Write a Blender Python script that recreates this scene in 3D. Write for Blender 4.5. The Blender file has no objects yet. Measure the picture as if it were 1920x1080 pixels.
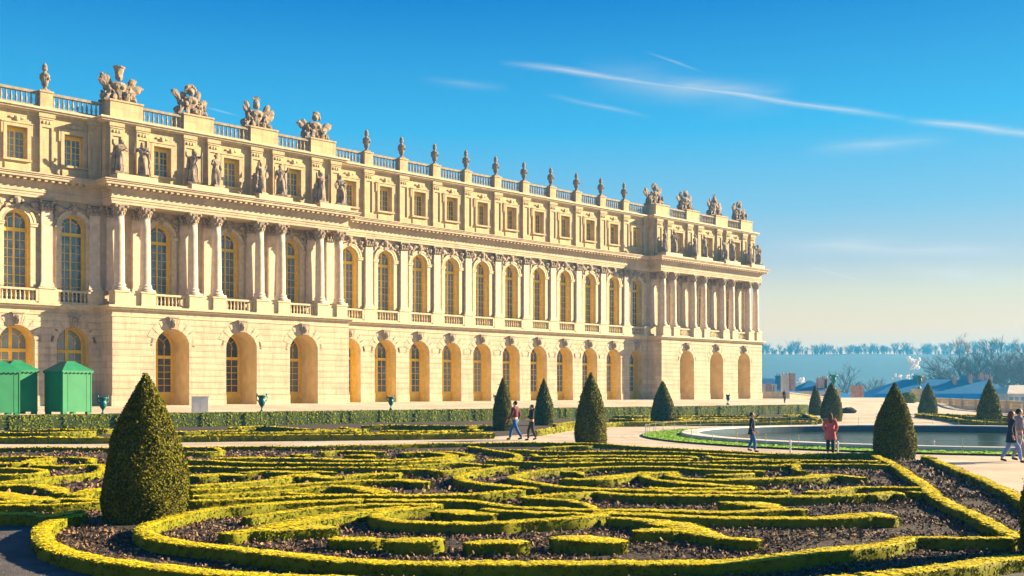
import bpy, bmesh, math, random
import numpy as np
from mathutils import Vector, Matrix, Quaternion

rng = np.random.default_rng(7)
random.seed(7)
S = bpy.context.scene
COL = S.collection
R = math.radians

# ---------------------------------------------------------------- camera
CAM_H = 2.4
F, CX, HY = 2000.0, 960.0, 731.0        # focal length, principal column and horizon row of the photograph
cam_d = bpy.data.cameras.new("camera")
cam_d.sensor_width = 36.0
cam_d.lens = 36.0 * F / 1920.0
cam_d.shift_y = (HY - 540.0) / 1920.0
cam_d.clip_start = 0.1
cam_d.clip_end = 9000.0
cam = bpy.data.objects.new("camera", cam_d)
COL.objects.link(cam)
cam.location = (0, 0, CAM_H)
cam.rotation_euler = (R(90), 0, 0)
S.camera = cam

# ---------------------------------------------------------------- light
SUN_EL = 21.0
sd = Vector((0.945, 0.327, 0)).normalized()
sun_dir = Vector((sd.x * math.cos(R(SUN_EL)), sd.y * math.cos(R(SUN_EL)), math.sin(R(SUN_EL))))
sun_l = bpy.data.lights.new("sun", 'SUN')
sun_l.energy = 5.0
sun_l.angle = R(0.5)
sun_l.color = (1.0, 0.785, 0.49)
sun = bpy.data.objects.new("sun", sun_l)
COL.objects.link(sun)
sun.rotation_euler = sun_dir.to_track_quat('Z', 'Y').to_euler()
S.view_settings.view_transform = 'Standard'
S.view_settings.look = 'None'
S.view_settings.gamma = 1.0
S.view_settings.exposure = 2.12

def pdir(x, y):
    return Vector(((x - CX) / F, 1.0, (HY - y) / F)).normalized()

W = bpy.data.worlds.new("World")
S.world = W
W.use_nodes = True
wn, wl = W.node_tree.nodes, W.node_tree.links
wn.clear()
w_out = wn.new('ShaderNodeOutputWorld')
w_bg = wn.new('ShaderNodeBackground')
w_bg.inputs['Strength'].default_value = 0.15
sky = wn.new('ShaderNodeTexSky')
sky.sky_type = 'NISHITA'
sky.sun_disc = False
sky.sun_elevation = R(SUN_EL)
sky.sun_rotation = math.atan2(sd.x, sd.y)
sky.altitude = 100
sky.air_density = 1.0
sky.dust_density = 0.6
sky.ozone_density = 1.0
tc = wn.new('ShaderNodeTexCoord')

def wmath(op, a, b=None, c=None, clamp=False):
    n = wn.new('ShaderNodeMath'); n.operation = op; n.use_clamp = clamp
    for i, v in enumerate((a, b, c)):
        if v is None: continue
        if hasattr(v, 'is_output') or isinstance(v, bpy.types.NodeSocket): wl.new(v, n.inputs[i])
        else: n.inputs[i].default_value = v
    return n.outputs[0]

def wdot(vec):
    n = wn.new('ShaderNodeVectorMath'); n.operation = 'DOT_PRODUCT'
    wl.new(tc.outputs['Generated'], n.inputs[0]); n.inputs[1].default_value = vec
    return n.outputs['Value']

sep = wn.new('ShaderNodeSeparateXYZ'); wl.new(tc.outputs['Generated'], sep.inputs[0])
# colour of the air above: deep azure overhead, cream towards the horizon
ramp = wn.new('ShaderNodeValToRGB')
wl.new(sep.outputs['Z'], ramp.inputs[0])
SKY_STOPS = [(0.0, (1.22, 0.58, 0.22)), (0.055, (1.22, 0.70, 0.24)), (0.085, (0.90, 0.72, 0.42)), (0.115, (0.54, 0.58, 0.60)), (0.163, (0.24, 0.52, 0.72)),
             (0.234, (0.045, 0.45, 0.80)), (0.34, (0.0, 0.215, 0.62)), (0.6, (0.0, 0.10, 0.42)), (1.0, (0.0, 0.08, 0.34))]
el = ramp.color_ramp.elements
el[0].position, el[0].color = SKY_STOPS[0][0], (*SKY_STOPS[0][1], 1)
el[1].position, el[1].color = SKY_STOPS[-1][0], (*SKY_STOPS[-1][1], 1)
for p, c in SKY_STOPS[1:-1]:
    e = el.new(p); e.color = (*c, 1)
gain = wn.new('ShaderNodeMix'); gain.data_type = 'RGBA'; gain.blend_type = 'MULTIPLY'
gain.inputs['Factor'].default_value = 1.0
wl.new(ramp.outputs[0], gain.inputs['A'])
SKYGAIN = 1.55
gain.inputs['B'].default_value = (SKYGAIN, SKYGAIN, SKYGAIN, 1)
mixs = wn.new('ShaderNodeMix'); mixs.data_type = 'RGBA'
mixs.inputs['Factor'].default_value = 0.99
wl.new(sky.outputs[0], mixs.inputs['A']); wl.new(gain.outputs['Result'], mixs.inputs['B'])

# wispy cirrus and old vapour trails, laid on great circles of the sky
nz = wn.new('ShaderNodeTexNoise'); nz.inputs['Scale'].default_value = 14.0; nz.inputs['Detail'].default_value = 6
nmap = wn.new('ShaderNodeMapping'); nmap.inputs['Scale'].default_value = (0.6, 1.0, 4.0); nmap.inputs['Rotation'].default_value = (0, R(8), 0)
wl.new(tc.outputs['Generated'], nmap.inputs[0]); wl.new(nmap.outputs[0], nz.inputs['Vector'])
nzo = nz.outputs['Fac']
def streak(a, b, width, strength, soft=0.06, noisy=0.7):
    A, B = pdir(*a), pdir(*b)
    N = A.cross(B).normalized()
    M = (A + B).normalized()
    T = N.cross(M).normalized()
    half = abs(A.dot(T))
    off = wmath('MULTIPLY', wmath('SUBTRACT', nzo, 0.5), width * 1.2)
    d = wmath('ABSOLUTE', wmath('ADD', wdot(N), off))
    m = wmath('SUBTRACT', 1.0, wmath('DIVIDE', d, width), clamp=True)
    m = wmath('MULTIPLY', m, m)
    t = wmath('ABSOLUTE', wdot(T))
    r = wmath('DIVIDE', wmath('SUBTRACT', half, t), soft, clamp=True)
    front = wmath('GREATER_THAN', wdot(M), 0.0)
    k = wmath('ADD', 1.0 - noisy, wmath('MULTIPLY', wmath('SUBTRACT', nzo, 0.25), noisy * 2.0), clamp=True)
    return wmath('MULTIPLY', wmath('MULTIPLY', wmath('MULTIPLY', m, r), wmath('MULTIPLY', k, front)), strength)
acc = None
for args in [((930, 116), (1730, 226), 0.0052, 0.60, 0.07, 0.55), ((1340, 170), (1670, 219), 0.0026, 0.65, 0.06, 0.3),
             ((1690, 222), (2000, 258), 0.0062, 0.65, 0.03, 0.5), ((1080, 143), (1500, 190), 0.026, 0.55, 0.10, 0.7),
             ((1205, 95), (1330, 138), 0.0022, 0.30, 0.03, 0.3), ((1020, 178), (1230, 222), 0.004, 0.30, 0.05, 0.6),
             ((1505, 498), (1640, 532), 0.0016, 0.40, 0.02, 0.2), ((1500, 285), (1800, 262), 0.012, 0.40, 0.07, 0.7),
             ((1430, 462), (1960, 470), 0.014, 0.55, 0.08, 0.7), ((1660, 500), (1960, 530), 0.014, 0.65, 0.06, 0.8),
             ((380, 200), (450, 218), 0.0016, 0.30, 0.012, 0.3), ((780, 145), (960, 170), 0.008, 0.20, 0.04, 0.7)]:
    s = streak(*args)
    acc = s if acc is None else wmath('MAXIMUM', acc, s)
cl = wn.new('ShaderNodeMix'); cl.data_type = 'RGBA'
wl.new(acc, cl.inputs['Factor'])
wl.new(mixs.outputs['Result'], cl.inputs['A'])
cl.inputs['B'].default_value = (1.42, 1.34, 1.24, 1)
wl.new(cl.outputs['Result'], w_bg.inputs['Color'])
wl.new(w_bg.outputs[0], w_out.inputs[0])

# ---------------------------------------------------------------- materials
def new_mat(name):
    m = bpy.data.materials.new(name); m.use_nodes = True
    nt = m.node_tree
    return m, nt.nodes, nt.links, nt.nodes['Principled BSDF']

def mat(name, col, rough=0.8, var=0.25, scale=6.0, bump=0.0, bscale=30.0, metal=0.0, spec=0.4, col2=None, island=False):
    m, n, l, b = new_mat(name)
    b.inputs['Roughness'].default_value = rough
    b.inputs['Metallic'].default_value = metal
    b.inputs['Specular IOR Level'].default_value = spec
    t = n.new('ShaderNodeTexCoord')
    nz = n.new('ShaderNodeTexNoise'); nz.inputs['Scale'].default_value = scale; nz.inputs['Detail'].default_value = 5
    l.new(t.outputs['Object'], nz.inputs['Vector'])
    rp = n.new('ShaderNodeValToRGB')
    c = np.array(col)
    lo = np.clip(c * (1 - var), 0, 1) if col2 is None else np.array(col2)
    hi = np.clip(c * (1 + var), 0, 1) if col2 is None else c
    rp.color_ramp.elements[0].position = 0.3; rp.color_ramp.elements[0].color = (*lo, 1)
    rp.color_ramp.elements[1].position = 0.7; rp.color_ramp.elements[1].color = (*hi, 1)
    if island:
        g = n.new('ShaderNodeNewGeometry')
        mx = n.new('ShaderNodeMath'); mx.operation = 'MULTIPLY_ADD'
        l.new(g.outputs['Random Per Island'], mx.inputs[0]); mx.inputs[1].default_value = 0.6
        ma = n.new('ShaderNodeMath'); ma.operation = 'MULTIPLY'; l.new(nz.outputs['Fac'], ma.inputs[0]); ma.inputs[1].default_value = 0.4
        l.new(ma.outputs[0], mx.inputs[2])
        l.new(mx.outputs[0], rp.inputs[0])
        rp.color_ramp.elements[0].position = 0.35 if name == 'dead_leaves' else 0.1; rp.color_ramp.elements[1].position = 0.9
    else:
        l.new(nz.outputs['Fac'], rp.inputs[0])
    l.new(rp.outputs[0], b.inputs['Base Color'])
    if bump > 0:
        n2 = n.new('ShaderNodeTexNoise'); n2.inputs['Scale'].default_value = bscale; n2.inputs['Detail'].default_value = 4
        l.new(t.outputs['Object'], n2.inputs['Vector'])
        bp = n.new('ShaderNodeBump'); bp.inputs['Strength'].default_value = bump; bp.inputs['Distance'].default_value = 0.05
        l.new(n2.outputs['Fac'], bp.inputs['Height']); l.new(bp.outputs[0], b.inputs['Normal'])
    return m

def stone_mat(name, col, course=0.5, block=1.1, joint=0.55, stain=0.3, mort=0.018, stain_col=(0.16, 0.13, 0.10)):
    """ashlar: courses of blocks, tone differing from block to block, weather stains"""
    m, n, l, b = new_mat(name)
    b.inputs['Roughness'].default_value = 0.85
    b.inputs['Specular IOR Level'].default_value = 0.2
    t = n.new('ShaderNodeTexCoord')
    mp = n.new('ShaderNodeMapping'); mp.inputs['Rotation'].default_value = (R(-90), 0, 0)
    mp.inputs['Location'].default_value = (0.2, 0.0, 0.0)
    l.new(t.outputs['Object'], mp.inputs[0])
    br = n.new('ShaderNodeTexBrick')
    br.inputs['Scale'].default_value = 1.0
    br.inputs['Brick Width'].default_value = block; br.inputs['Row Height'].default_value = course
    br.inputs['Mortar Size'].default_value = mort; br.inputs['Mortar Smooth'].default_value = 0.3
    c = np.array(col)
    br.inputs['Color1'].default_value = (*np.clip(c * 1.10, 0, 1), 1)
    br.inputs['Color2'].default_value = (*np.clip(c * np.array((0.88, 0.87, 0.90)), 0, 1), 1)
    br.inputs['Mortar'].default_value = (*(c * joint), 1)
    sx = n.new('ShaderNodeSeparateXYZ'); cb = n.new('ShaderNodeCombineXYZ')
    l.new(t.outputs['Object'], sx.inputs[0])
    ad = n.new('ShaderNodeMath'); ad.operation = 'ADD'; l.new(sx.outputs[0], ad.inputs[0]); l.new(sx.outputs[1], ad.inputs[1])
    l.new(ad.outputs[0], cb.inputs[0]); l.new(sx.outputs[2], cb.inputs[1])
    l.new(cb.outputs[0], br.inputs['Vector'])
    nz = n.new('ShaderNodeTexNoise'); nz.inputs['Scale'].default_value = 0.9; nz.inputs['Detail'].default_value = 8; nz.inputs['Roughness'].default_value = 0.65
    mp2 = n.new('ShaderNodeMapping'); mp2.inputs['Scale'].default_value = (1.6, 1.6, 0.7)
    l.new(t.outputs['Object'], mp2.inputs[0]); l.new(mp2.outputs[0], nz.inputs['Vector'])
    rp = n.new('ShaderNodeValToRGB'); rp.color_ramp.elements[0].position = 0.45; rp.color_ramp.elements[1].position = 0.75
    rp.color_ramp.elements[0].color = (0, 0, 0, 1); rp.color_ramp.elements[1].color = (stain, stain, stain, 1)
    l.new(nz.outputs['Fac'], rp.inputs[0])
    mx = n.new('ShaderNodeMix'); mx.data_type = 'RGBA'
    l.new(rp.outputs[0], mx.inputs['Factor']); l.new(br.outputs['Color'], mx.inputs['A']); mx.inputs['B'].default_value = (*stain_col, 1)
    ns = n.new('ShaderNodeTexNoise'); ns.inputs['Scale'].default_value = 1.0; ns.inputs['Detail'].default_value = 6; ns.inputs['Roughness'].default_value = 0.7
    mps = n.new('ShaderNodeMapping'); mps.inputs['Scale'].default_value = (3.2, 3.2, 0.28); l.new(t.outputs['Object'], mps.inputs[0]); l.new(mps.outputs[0], ns.inputs['Vector'])
    rps = n.new('ShaderNodeValToRGB'); rps.color_ramp.elements[0].position = 0.50; rps.color_ramp.elements[1].position = 0.72
    rps.color_ramp.elements[0].color = (0, 0, 0, 1); rps.color_ramp.elements[1].color = (stain * 1.1,) * 3 + (1,)
    l.new(ns.outputs['Fac'], rps.inputs[0])
    mx2 = n.new('ShaderNodeMix'); mx2.data_type = 'RGBA'; l.new(rps.outputs[0], mx2.inputs['Factor']); l.new(mx.outputs['Result'], mx2.inputs['A']); mx2.inputs['B'].default_value = (0.20, 0.15, 0.12, 1)
    l.new(mx2.outputs['Result'], b.inputs['Base Color'])
    bp = n.new('ShaderNodeBump'); bp.inputs['Strength'].default_value = 0.5; bp.inputs['Distance'].default_value = 0.04; bp.invert = True
    ad2 = n.new('ShaderNodeMath'); ad2.operation = 'ADD'
    n3 = n.new('ShaderNodeTexNoise'); n3.inputs['Scale'].default_value = 12; n3.inputs['Detail'].default_value = 4
    l.new(t.outputs['Object'], n3.inputs['Vector'])
    l.new(br.outputs['Fac'], ad2.inputs[0]); 
    m3 = n.new('ShaderNodeMath'); m3.operation = 'MULTIPLY'; m3.inputs[1].default_value = 0.35; l.new(n3.outputs['Fac'], m3.inputs[0])
    l.new(m3.outputs[0], ad2.inputs[1])
    l.new(ad2.outputs[0], bp.inputs['Height']); l.new(bp.outputs[0], b.inputs['Normal'])
    return m

def leaf_mat(name, dark, light, trans=0.25):
    m, n, l, b = new_mat(name)
    b.inputs['Roughness'].default_value = 0.7
    b.inputs['Specular IOR Level'].default_value = 0.08
    g = n.new('ShaderNodeNewGeometry'); t = n.new('ShaderNodeTexCoord')
    nz = n.new('ShaderNodeTexNoise'); nz.inputs['Scale'].default_value = 1.7; nz.inputs['Detail'].default_value = 3
    l.new(t.outputs['Object'], nz.inputs['Vector'])
    mx = n.new('ShaderNodeMath'); mx.operation = 'MULTIPLY_ADD'; mx.inputs[1].default_value = 0.55
    l.new(g.outputs['Random Per Island'], mx.inputs[0])
    ma = n.new('ShaderNodeMath'); ma.operation = 'MULTIPLY'; ma.inputs[1].default_value = 0.45
    l.new(nz.outputs['Fac'], ma.inputs[0]); l.new(ma.outputs[0], mx.inputs[2])
    rp = n.new('ShaderNodeValToRGB')
    rp.color_ramp.elements[0].position = 0.1; rp.color_ramp.elements[0].color = (*dark, 1)
    rp.color_ramp.elements[1].position = 0.85; rp.color_ramp.elements[1].color = (*light, 1)
    l.new(mx.outputs[0], rp.inputs[0]); l.new(rp.outputs[0], b.inputs['Base Color'])
    tr = n.new('ShaderNodeBsdfTranslucent'); l.new(rp.outputs[0], tr.inputs['Color'])
    ms = n.new('ShaderNodeMixShader'); ms.inputs[0].default_value = trans
    l.new(b.outputs[0], ms.inputs[1]); l.new(tr.outputs[0], ms.inputs[2])
    l.new(ms.outputs[0], n['Material Output'].inputs[0])
    return m

M = {}
M['stone_gf'] = stone_mat('rusticated_limestone', (0.53, 0.425, 0.29), course=0.52, block=2.2, joint=0.86, stain=0.45, mort=0.03)
M['stone'] = stone_mat('limestone', (0.50, 0.40, 0.265), course=0.45, block=1.0, joint=0.8, stain=0.3, mort=0.008)
M['stone_attic'] = stone_mat('weathered_limestone', (0.48, 0.38, 0.21), course=0.5, block=1.2, joint=0.8, stain=0.45, mort=0.008)
M['stone_trim'] = mat('trim_limestone', (0.51, 0.42, 0.265), var=0.18, scale=3, bump=0.3, bscale=14)
M['stone_relief'] = mat('carved_limestone', (0.40, 0.32, 0.21), var=0.4, scale=5, bump=0.7, bscale=16, col2=(0.20, 0.15, 0.12))
M['stone_column'] = mat('column_limestone', (0.53, 0.43, 0.32), var=0.16, scale=2, bump=0.15, bscale=10)
M['statue'] = mat('weathered_statue_stone', (0.33, 0.255, 0.17), rough=0.9, scale=2.2, bump=0.8, bscale=9, col2=(0.11, 0.09, 0.085))
M['rail_stone'] = mat('lichened_stone', (0.36, 0.30, 0.21), rough=0.9, scale=3, bump=0.4, bscale=14, col2=(0.17, 0.15, 0.14))
M['bounce_ochre'] = mat('bounce_lit_reveal', (0.60, 0.45, 0.21), var=0.15, scale=1.2, bump=0.3)  # stone of the arch reveals, warm bounce light put into its colour
M['wet_stone'] = mat('wet_rim_stone', (0.03, 0.07, 0.11), rough=0.4)
M['ochre'] = mat('ochre_paint', (0.68, 0.47, 0.035), rough=0.5, var=0.15, scale=3, spec=0.4)
M['lead'] = mat('lead_roof', (0.16, 0.18, 0.21), rough=0.6)
M['green_canvas'] = mat('green_painted_board', (0.016, 0.18, 0.075), rough=0.65, var=0.12, scale=1.5)
M['green_dark'] = mat('green_roof_board', (0.010, 0.16, 0.07), rough=0.6, var=0.2, scale=2)
M['bronze'] = mat('patinated_bronze', (0.015, 0.13, 0.13), rough=0.45, metal=0.35, var=0.5, scale=8)
M['soil'] = mat('dark_soil', (0.040, 0.024, 0.014), rough=0.95, scale=5, bump=1.0, bscale=14, col2=(0.025, 0.017, 0.016))
M['litter'] = mat('dead_leaves', (0.36, 0.21, 0.11), rough=0.85, scale=3, island=True, col2=(0.045, 0.028, 0.022))
M['gravel'] = mat('pale_gravel', (0.53, 0.45, 0.35), rough=0.95, scale=0.35, bump=0.5, bscale=40, col2=(0.34, 0.27, 0.20))
M['shade_gravel'] = mat('gravel_painted_shade', (0.10, 0.092, 0.095), rough=0.9, scale=2.0, bump=0.7, bscale=45, col2=(0.045, 0.040, 0.042))  # gravel with the shade of the front corners put into its colour
M['lawn'] = mat('lawn_green', (0.30, 0.52, 0.012), rough=0.8, scale=6, bump=0.6, bscale=60, col2=(0.20, 0.40, 0.01))
M['kerb'] = mat('pond_rim_stone', (0.52, 0.48, 0.42), rough=0.7, var=0.2, scale=1.5, bump=0.2)
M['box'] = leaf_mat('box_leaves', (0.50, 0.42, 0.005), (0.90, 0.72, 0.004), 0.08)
M['box_side_shade'] = leaf_mat('box_leaves_shade', (0.035, 0.048, 0.004), (0.22, 0.22, 0.008), 0.1)  # greener side leaves, their shade put into the colour too
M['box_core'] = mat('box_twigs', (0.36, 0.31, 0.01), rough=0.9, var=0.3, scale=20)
M['hedge'] = leaf_mat('hedge_leaves', (0.07, 0.10, 0.010), (0.30, 0.35, 0.035))
M['hedge_core'] = mat('hedge_twigs', (0.03, 0.05, 0.01), rough=0.9, var=0.4, scale=20)
M['yew'] = leaf_mat('yew_needles', (0.007, 0.017, 0.004), (0.21, 0.195, 0.012), 0.1)
M['yew_core'] = mat('yew_twigs', (0.03, 0.032, 0.006), rough=0.9, var=0.4, scale=20)
M['bark'] = mat('bare_bark', (0.10, 0.075, 0.055), rough=0.95, var=0.3)
M['slate'] = mat('blue_slate', (0.012, 0.12, 0.28), rough=0.55, var=0.15, scale=1.0, bump=0.2)
M['slate_light'] = mat('blue_zinc', (0.02, 0.20, 0.46), rough=0.5, var=0.1, scale=1.0)
M['brick'] = mat('pink_brick', (0.42, 0.22, 0.15), rough=0.9, var=0.25, scale=1.5)
M['render_wall'] = mat('pale_render', (0.52, 0.43, 0.34), rough=0.9, var=0.15, scale=0.5)
M['hill'] = mat('wooded_hill', (0.02, 0.06, 0.09), rough=1.0, scale=0.02, col2=(0.01, 0.04, 0.06))
M['white_metal'] = mat('white_metal', (0.7, 0.68, 0.64), rough=0.5, var=0.08)
M['wire'] = mat('fence_metal', (0.35, 0.33, 0.30), rough=0.5, var=0.1)
M['skin'] = mat('skin', (0.50, 0.28, 0.20), rough=0.6, var=0.08)
def cloth(name, c):
    M[name] = mat(name, c, rough=0.9, var=0.2, scale=9, bump=0.2, bscale=25)
for nm, c in dict(maroon=(0.10, 0.02, 0.025), jeans=(0.02, 0.10, 0.30), navy=(0.008, 0.014, 0.05), black_cloth=(0.012, 0.011, 0.013),
                  dark_trousers=(0.035, 0.02, 0.022), pink=(0.42, 0.09, 0.10), pale_cloth=(0.24, 0.22, 0.27), dark_hair=(0.02, 0.012, 0.01),
                  brown_hair=(0.10, 0.045, 0.02), shoe=(0.015, 0.012, 0.012), pale_jeans=(0.16, 0.24, 0.48)).items():
    cloth(nm, c)

def glass_mat(name, c, rough=0.12):
    m, n, l, b = new_mat(name)
    b.inputs['Base Color'].default_value = (*c, 1)
    b.inputs['Roughness'].default_value = rough
    b.inputs['Specular IOR Level'].default_value = 0.9
    t = n.new('ShaderNodeTexCoord'); nz = n.new('ShaderNodeTexNoise'); nz.inputs['Scale'].default_value = 1.3
    l.new(t.outputs['Object'], nz.inputs['Vector'])
    rp = n.new('ShaderNodeValToRGB'); c = np.array(c)
    rp.color_ramp.elements[0].position = 0.35; rp.color_ramp.elements[1].position = 0.65
    rp.color_ramp.elements[0].color = (*(c * 0.45), 1); rp.color_ramp.elements[1].color = (*(c * 1.5), 1)
    l.new(nz.outputs['Fac'], rp.inputs[0])
    oi = n.new('ShaderNodeObjectInfo'); mo_ = n.new('ShaderNodeMath'); mo_.operation = 'MULTIPLY_ADD'; mo_.inputs[1].default_value = 0.75; mo_.inputs[2].default_value = -0.12; mo_.use_clamp = True
    l.new(oi.outputs['Random'], mo_.inputs[0])
    mc = n.new('ShaderNodeMix'); mc.data_type = 'RGBA'; l.new(mo_.outputs[0], mc.inputs['Factor']); l.new(rp.outputs[0], mc.inputs['A']); mc.inputs['B'].default_value = (0.27, 0.31, 0.31, 1)
    l.new(mc.outputs['Result'], b.inputs['Base Color'])
    bp = n.new('ShaderNodeBump'); bp.inputs['Strength'].default_value = 0.12; bp.inputs['Distance'].default_value = 0.05
    n2 = n.new('ShaderNodeTexNoise'); n2.inputs['Scale'].default_value = 3.0; l.new(t.outputs['Object'], n2.inputs['Vector'])
    l.new(n2.outputs['Fac'], bp.inputs['Height']); l.new(bp.outputs[0], b.inputs['Normal'])
    return m
M['glass'] = glass_mat('window_glass', (0.07, 0.12, 0.19))
M['glass_dark'] = glass_mat('door_glass', (0.05, 0.045, 0.045))
def water_mat():
    m, n, l, b = new_mat('pond_water')
    b.inputs['Base Color'].default_value = (0.025, 0.04, 0.03, 1); b.inputs['Specular IOR Level'].default_value = 0.2
    b.inputs['Roughness'].default_value = 0.15; b.inputs['IOR'].default_value = 1.06
    t = n.new('ShaderNodeTexCoord'); nz = n.new('ShaderNodeTexNoise'); nz.inputs['Scale'].default_value = 2.5; nz.inputs['Detail'].default_value = 3
    mp = n.new('ShaderNodeMapping'); mp.inputs['Scale'].default_value = (0.5, 1.5, 1)
    l.new(t.outputs['Object'], mp.inputs[0]); l.new(mp.outputs[0], nz.inputs['Vector'])
    bp = n.new('ShaderNodeBump'); bp.inputs['Strength'].default_value = 0.6; bp.inputs['Distance'].default_value = 0.05
    l.new(nz.outputs['Fac'], bp.inputs['Height']); l.new(bp.outputs[0], b.inputs['Normal'])
    return m
M['water'] = water_mat()
def steam_mat():
    m, n, l, b = new_mat('steam')
    b.inputs['Base Color'].default_value = (0.95, 0.93, 0.92, 1); b.inputs['Roughness'].default_value = 1
    t = n.new('ShaderNodeTexCoord'); nz = n.new('ShaderNodeTexNoise'); nz.inputs['Scale'].default_value = 0.6; nz.inputs['Detail'].default_value = 6
    l.new(t.outputs['Object'], nz.inputs['Vector'])
    lw = n.new('ShaderNodeMapRange'); lw.inputs[1].default_value = 0.35; lw.inputs[2].default_value = 0.6; lw.inputs[3].default_value = 0.45; lw.inputs[4].default_value = 1.0
    l.new(nz.outputs['Fac'], lw.inputs[0]); l.new(lw.outputs[0], b.inputs['Alpha'])
    return m
M['steam'] = steam_mat()

# ---------------------------------------------------------------- helpers
class MB:
    """collects boxes, lathes and extrusions into one mesh"""
    def __init__(s): s.v = []; s.f = []
    def add(s, v, f):
        o = len(s.v); s.v += [tuple(p) for p in v]; s.f += [tuple(i + o for i in q) for q in f]; return s
    def box(s, x0, x1, y0, y1, z0, z1):
        return s.add([(x0, y0, z0), (x1, y0, z0), (x1, y1, z0), (x0, y1, z0), (x0, y0, z1), (x1, y0, z1), (x1, y1, z1), (x0, y1, z1)],
                     [(0, 3, 2, 1), (4, 5, 6, 7), (0, 1, 5, 4), (1, 2, 6, 5), (2, 3, 7, 6), (3, 0, 4, 7)])
    def ubox(s, u0, u1, w0, w1, v0, v1):      # palace coordinates: along the front, out of the wall, up
        return s.box(u0, u1, -w1, -w0, v0, v1)
    def lathe(s, cx, cy, prof, n=12, cap=True, sx=1, sy=1):
        V = []; Fc = []
        for (r, z) in prof:
            for k in range(n):
                a = 2 * math.pi * k / n
                V.append((cx + r * math.cos(a) * sx, cy + r * math.sin(a) * sy, z))
        for i in range(len(prof) - 1):
            for k in range(n):
                k2 = (k + 1) % n
                Fc.append((i * n + k, i * n + k2, (i + 1) * n + k2, (i + 1) * n + k))
        if cap:
            Fc.append(tuple(range(n - 1, -1, -1))); Fc.append(tuple((len(prof) - 1) * n + k for k in range(n)))
        return s.add(V, Fc)
    def tube(s, pts, rad, n=6):
        pts = [Vector(p) for p in pts]; V = []; Fc = []
        if not hasattr(rad, '__len__'): rad = [rad] * len(pts)
        for i, p in enumerate(pts):
            d = (pts[min(i + 1, len(pts) - 1)] - pts[max(i - 1, 0)]).normalized()
            a = Vector((0, 0, 1)) if abs(d.z) < 0.9 else Vector((1, 0, 0))
            x = d.cross(a).normalized(); y = d.cross(x)
            for k in range(n):
                t = 2 * math.pi * k / n
                V.append(tuple(p + (x * math.cos(t) + y * math.sin(t)) * rad[i]))
        for i in range(len(pts) - 1):
            for k in range(n):
                k2 = (k + 1) % n
                Fc.append((i * n + k, i * n + k2, (i + 1) * n + k2, (i + 1) * n + k))
        Fc.append(tuple(range(n - 1, -1, -1))); Fc.append(tuple((len(pts) - 1) * n + k for k in range(n)))
        return s.add(V, Fc)
    def blob(s, c, r, n=8, m=6, rot=0, jit=0.0, rx=0):
        """ellipsoid of radii r=(a,b,c)"""
        V = []; Fc = []
        ca, sa = math.cos(rot), math.sin(rot); cr, sr = math.cos(rx), math.sin(rx)
        def T(x, y, z):
            x, z = x * cr + z * sr, -x * sr + z * cr
            return (c[0] + x * ca - y * sa, c[1] + x * sa + y * ca, c[2] + z)
        V.append(T(0, 0, -r[2]))
        for i in range(1, m):
            ph = -math.pi / 2 + math.pi * i / m
            for k in range(n):
                th = 2 * math.pi * k / n; j = 1 + random.uniform(-jit, jit)
                V.append(T(r[0] * math.cos(ph) * math.cos(th) * j, r[1] * math.cos(ph) * math.sin(th) * j, r[2] * math.sin(ph) * j))
        V.append(T(0, 0, r[2])); L = len(V) - 1
        for k in range(n):
            k2 = (k + 1) % n
            Fc.append((0, 1 + k2, 1 + k)); Fc.append((L, L - n + k, L - n + k2))
            for i in range(m - 2):
                Fc.append((1 + i * n + k, 1 + i * n + k2, 1 + (i + 1) * n + k2, 1 + (i + 1) * n + k))
        return s.add(V, Fc)
    def mesh(s, name, m, smooth=False):
        me = bpy.data.meshes.new(name); me.from_pydata(s.v, [], s.f); me.materials.append(m)
        if smooth: me.polygons.foreach_set('use_smooth', [True] * len(me.polygons))
        me.update(); return me
    def build(s, name, m, parent=None, smooth=False, loc=(0, 0, 0)):
        return link(name, s.mesh(name, m, smooth), parent, loc)

def link(name, me, parent=None, loc=(0, 0, 0)):
    o = bpy.data.objects.new(name, me); COL.objects.link(o); o.location = loc
    if parent is not None: o.parent = parent
    return o
def tag(o, label=None, cat=None, group=None, kind=None):
    if label: o['label'] = label
    if cat: o['category'] = cat
    if group: o['group'] = group
    if kind: o['kind'] = kind
    return o
def empty(name, loc=(0, 0, 0), rz=0, label=None, cat=None, group=None):
    o = bpy.data.objects.new(name, None); COL.objects.link(o); o.location = loc; o.rotation_euler = (0, 0, rz)
    o.empty_display_size = 0.3
    return tag(o, label, cat, group)
def copy_tree(o, parent=None):
    c = o.copy(); COL.objects.link(c)
    if parent is not None: c.parent = parent
    for ch in list(o.children): copy_tree(ch, c)
    return c
def np_mesh(name, V, Fq, m, smooth=False):
    """numpy vertices (N,3) and faces (list of arrays (k,3) or (k,4))"""
    me = bpy.data.meshes.new(name)
    if not isinstance(Fq, list): Fq = [Fq]
    Fq = [f for f in Fq if len(f)]
    nl = sum(f.size for f in Fq); nf = sum(len(f) for f in Fq)
    me.vertices.add(len(V)); me.vertices.foreach_set('co', np.asarray(V, dtype=np.float32).ravel())
    me.loops.add(nl); me.loops.foreach_set('vertex_index', np.concatenate([f.ravel() for f in Fq]).astype(np.int32))
    sizes = np.concatenate([np.full(len(f), f.shape[1]) for f in Fq])
    starts = np.concatenate([[0], np.cumsum(sizes)[:-1]])
    me.polygons.add(nf); me.polygons.foreach_set('loop_start', starts.astype(np.int32)); me.polygons.foreach_set('loop_total', sizes.astype(np.int32))
    me.materials.append(m)
    me.update(calc_edges=True); me.validate()
    if smooth: me.polygons.foreach_set('use_smooth', [True] * len(me.polygons))
    return me
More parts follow.
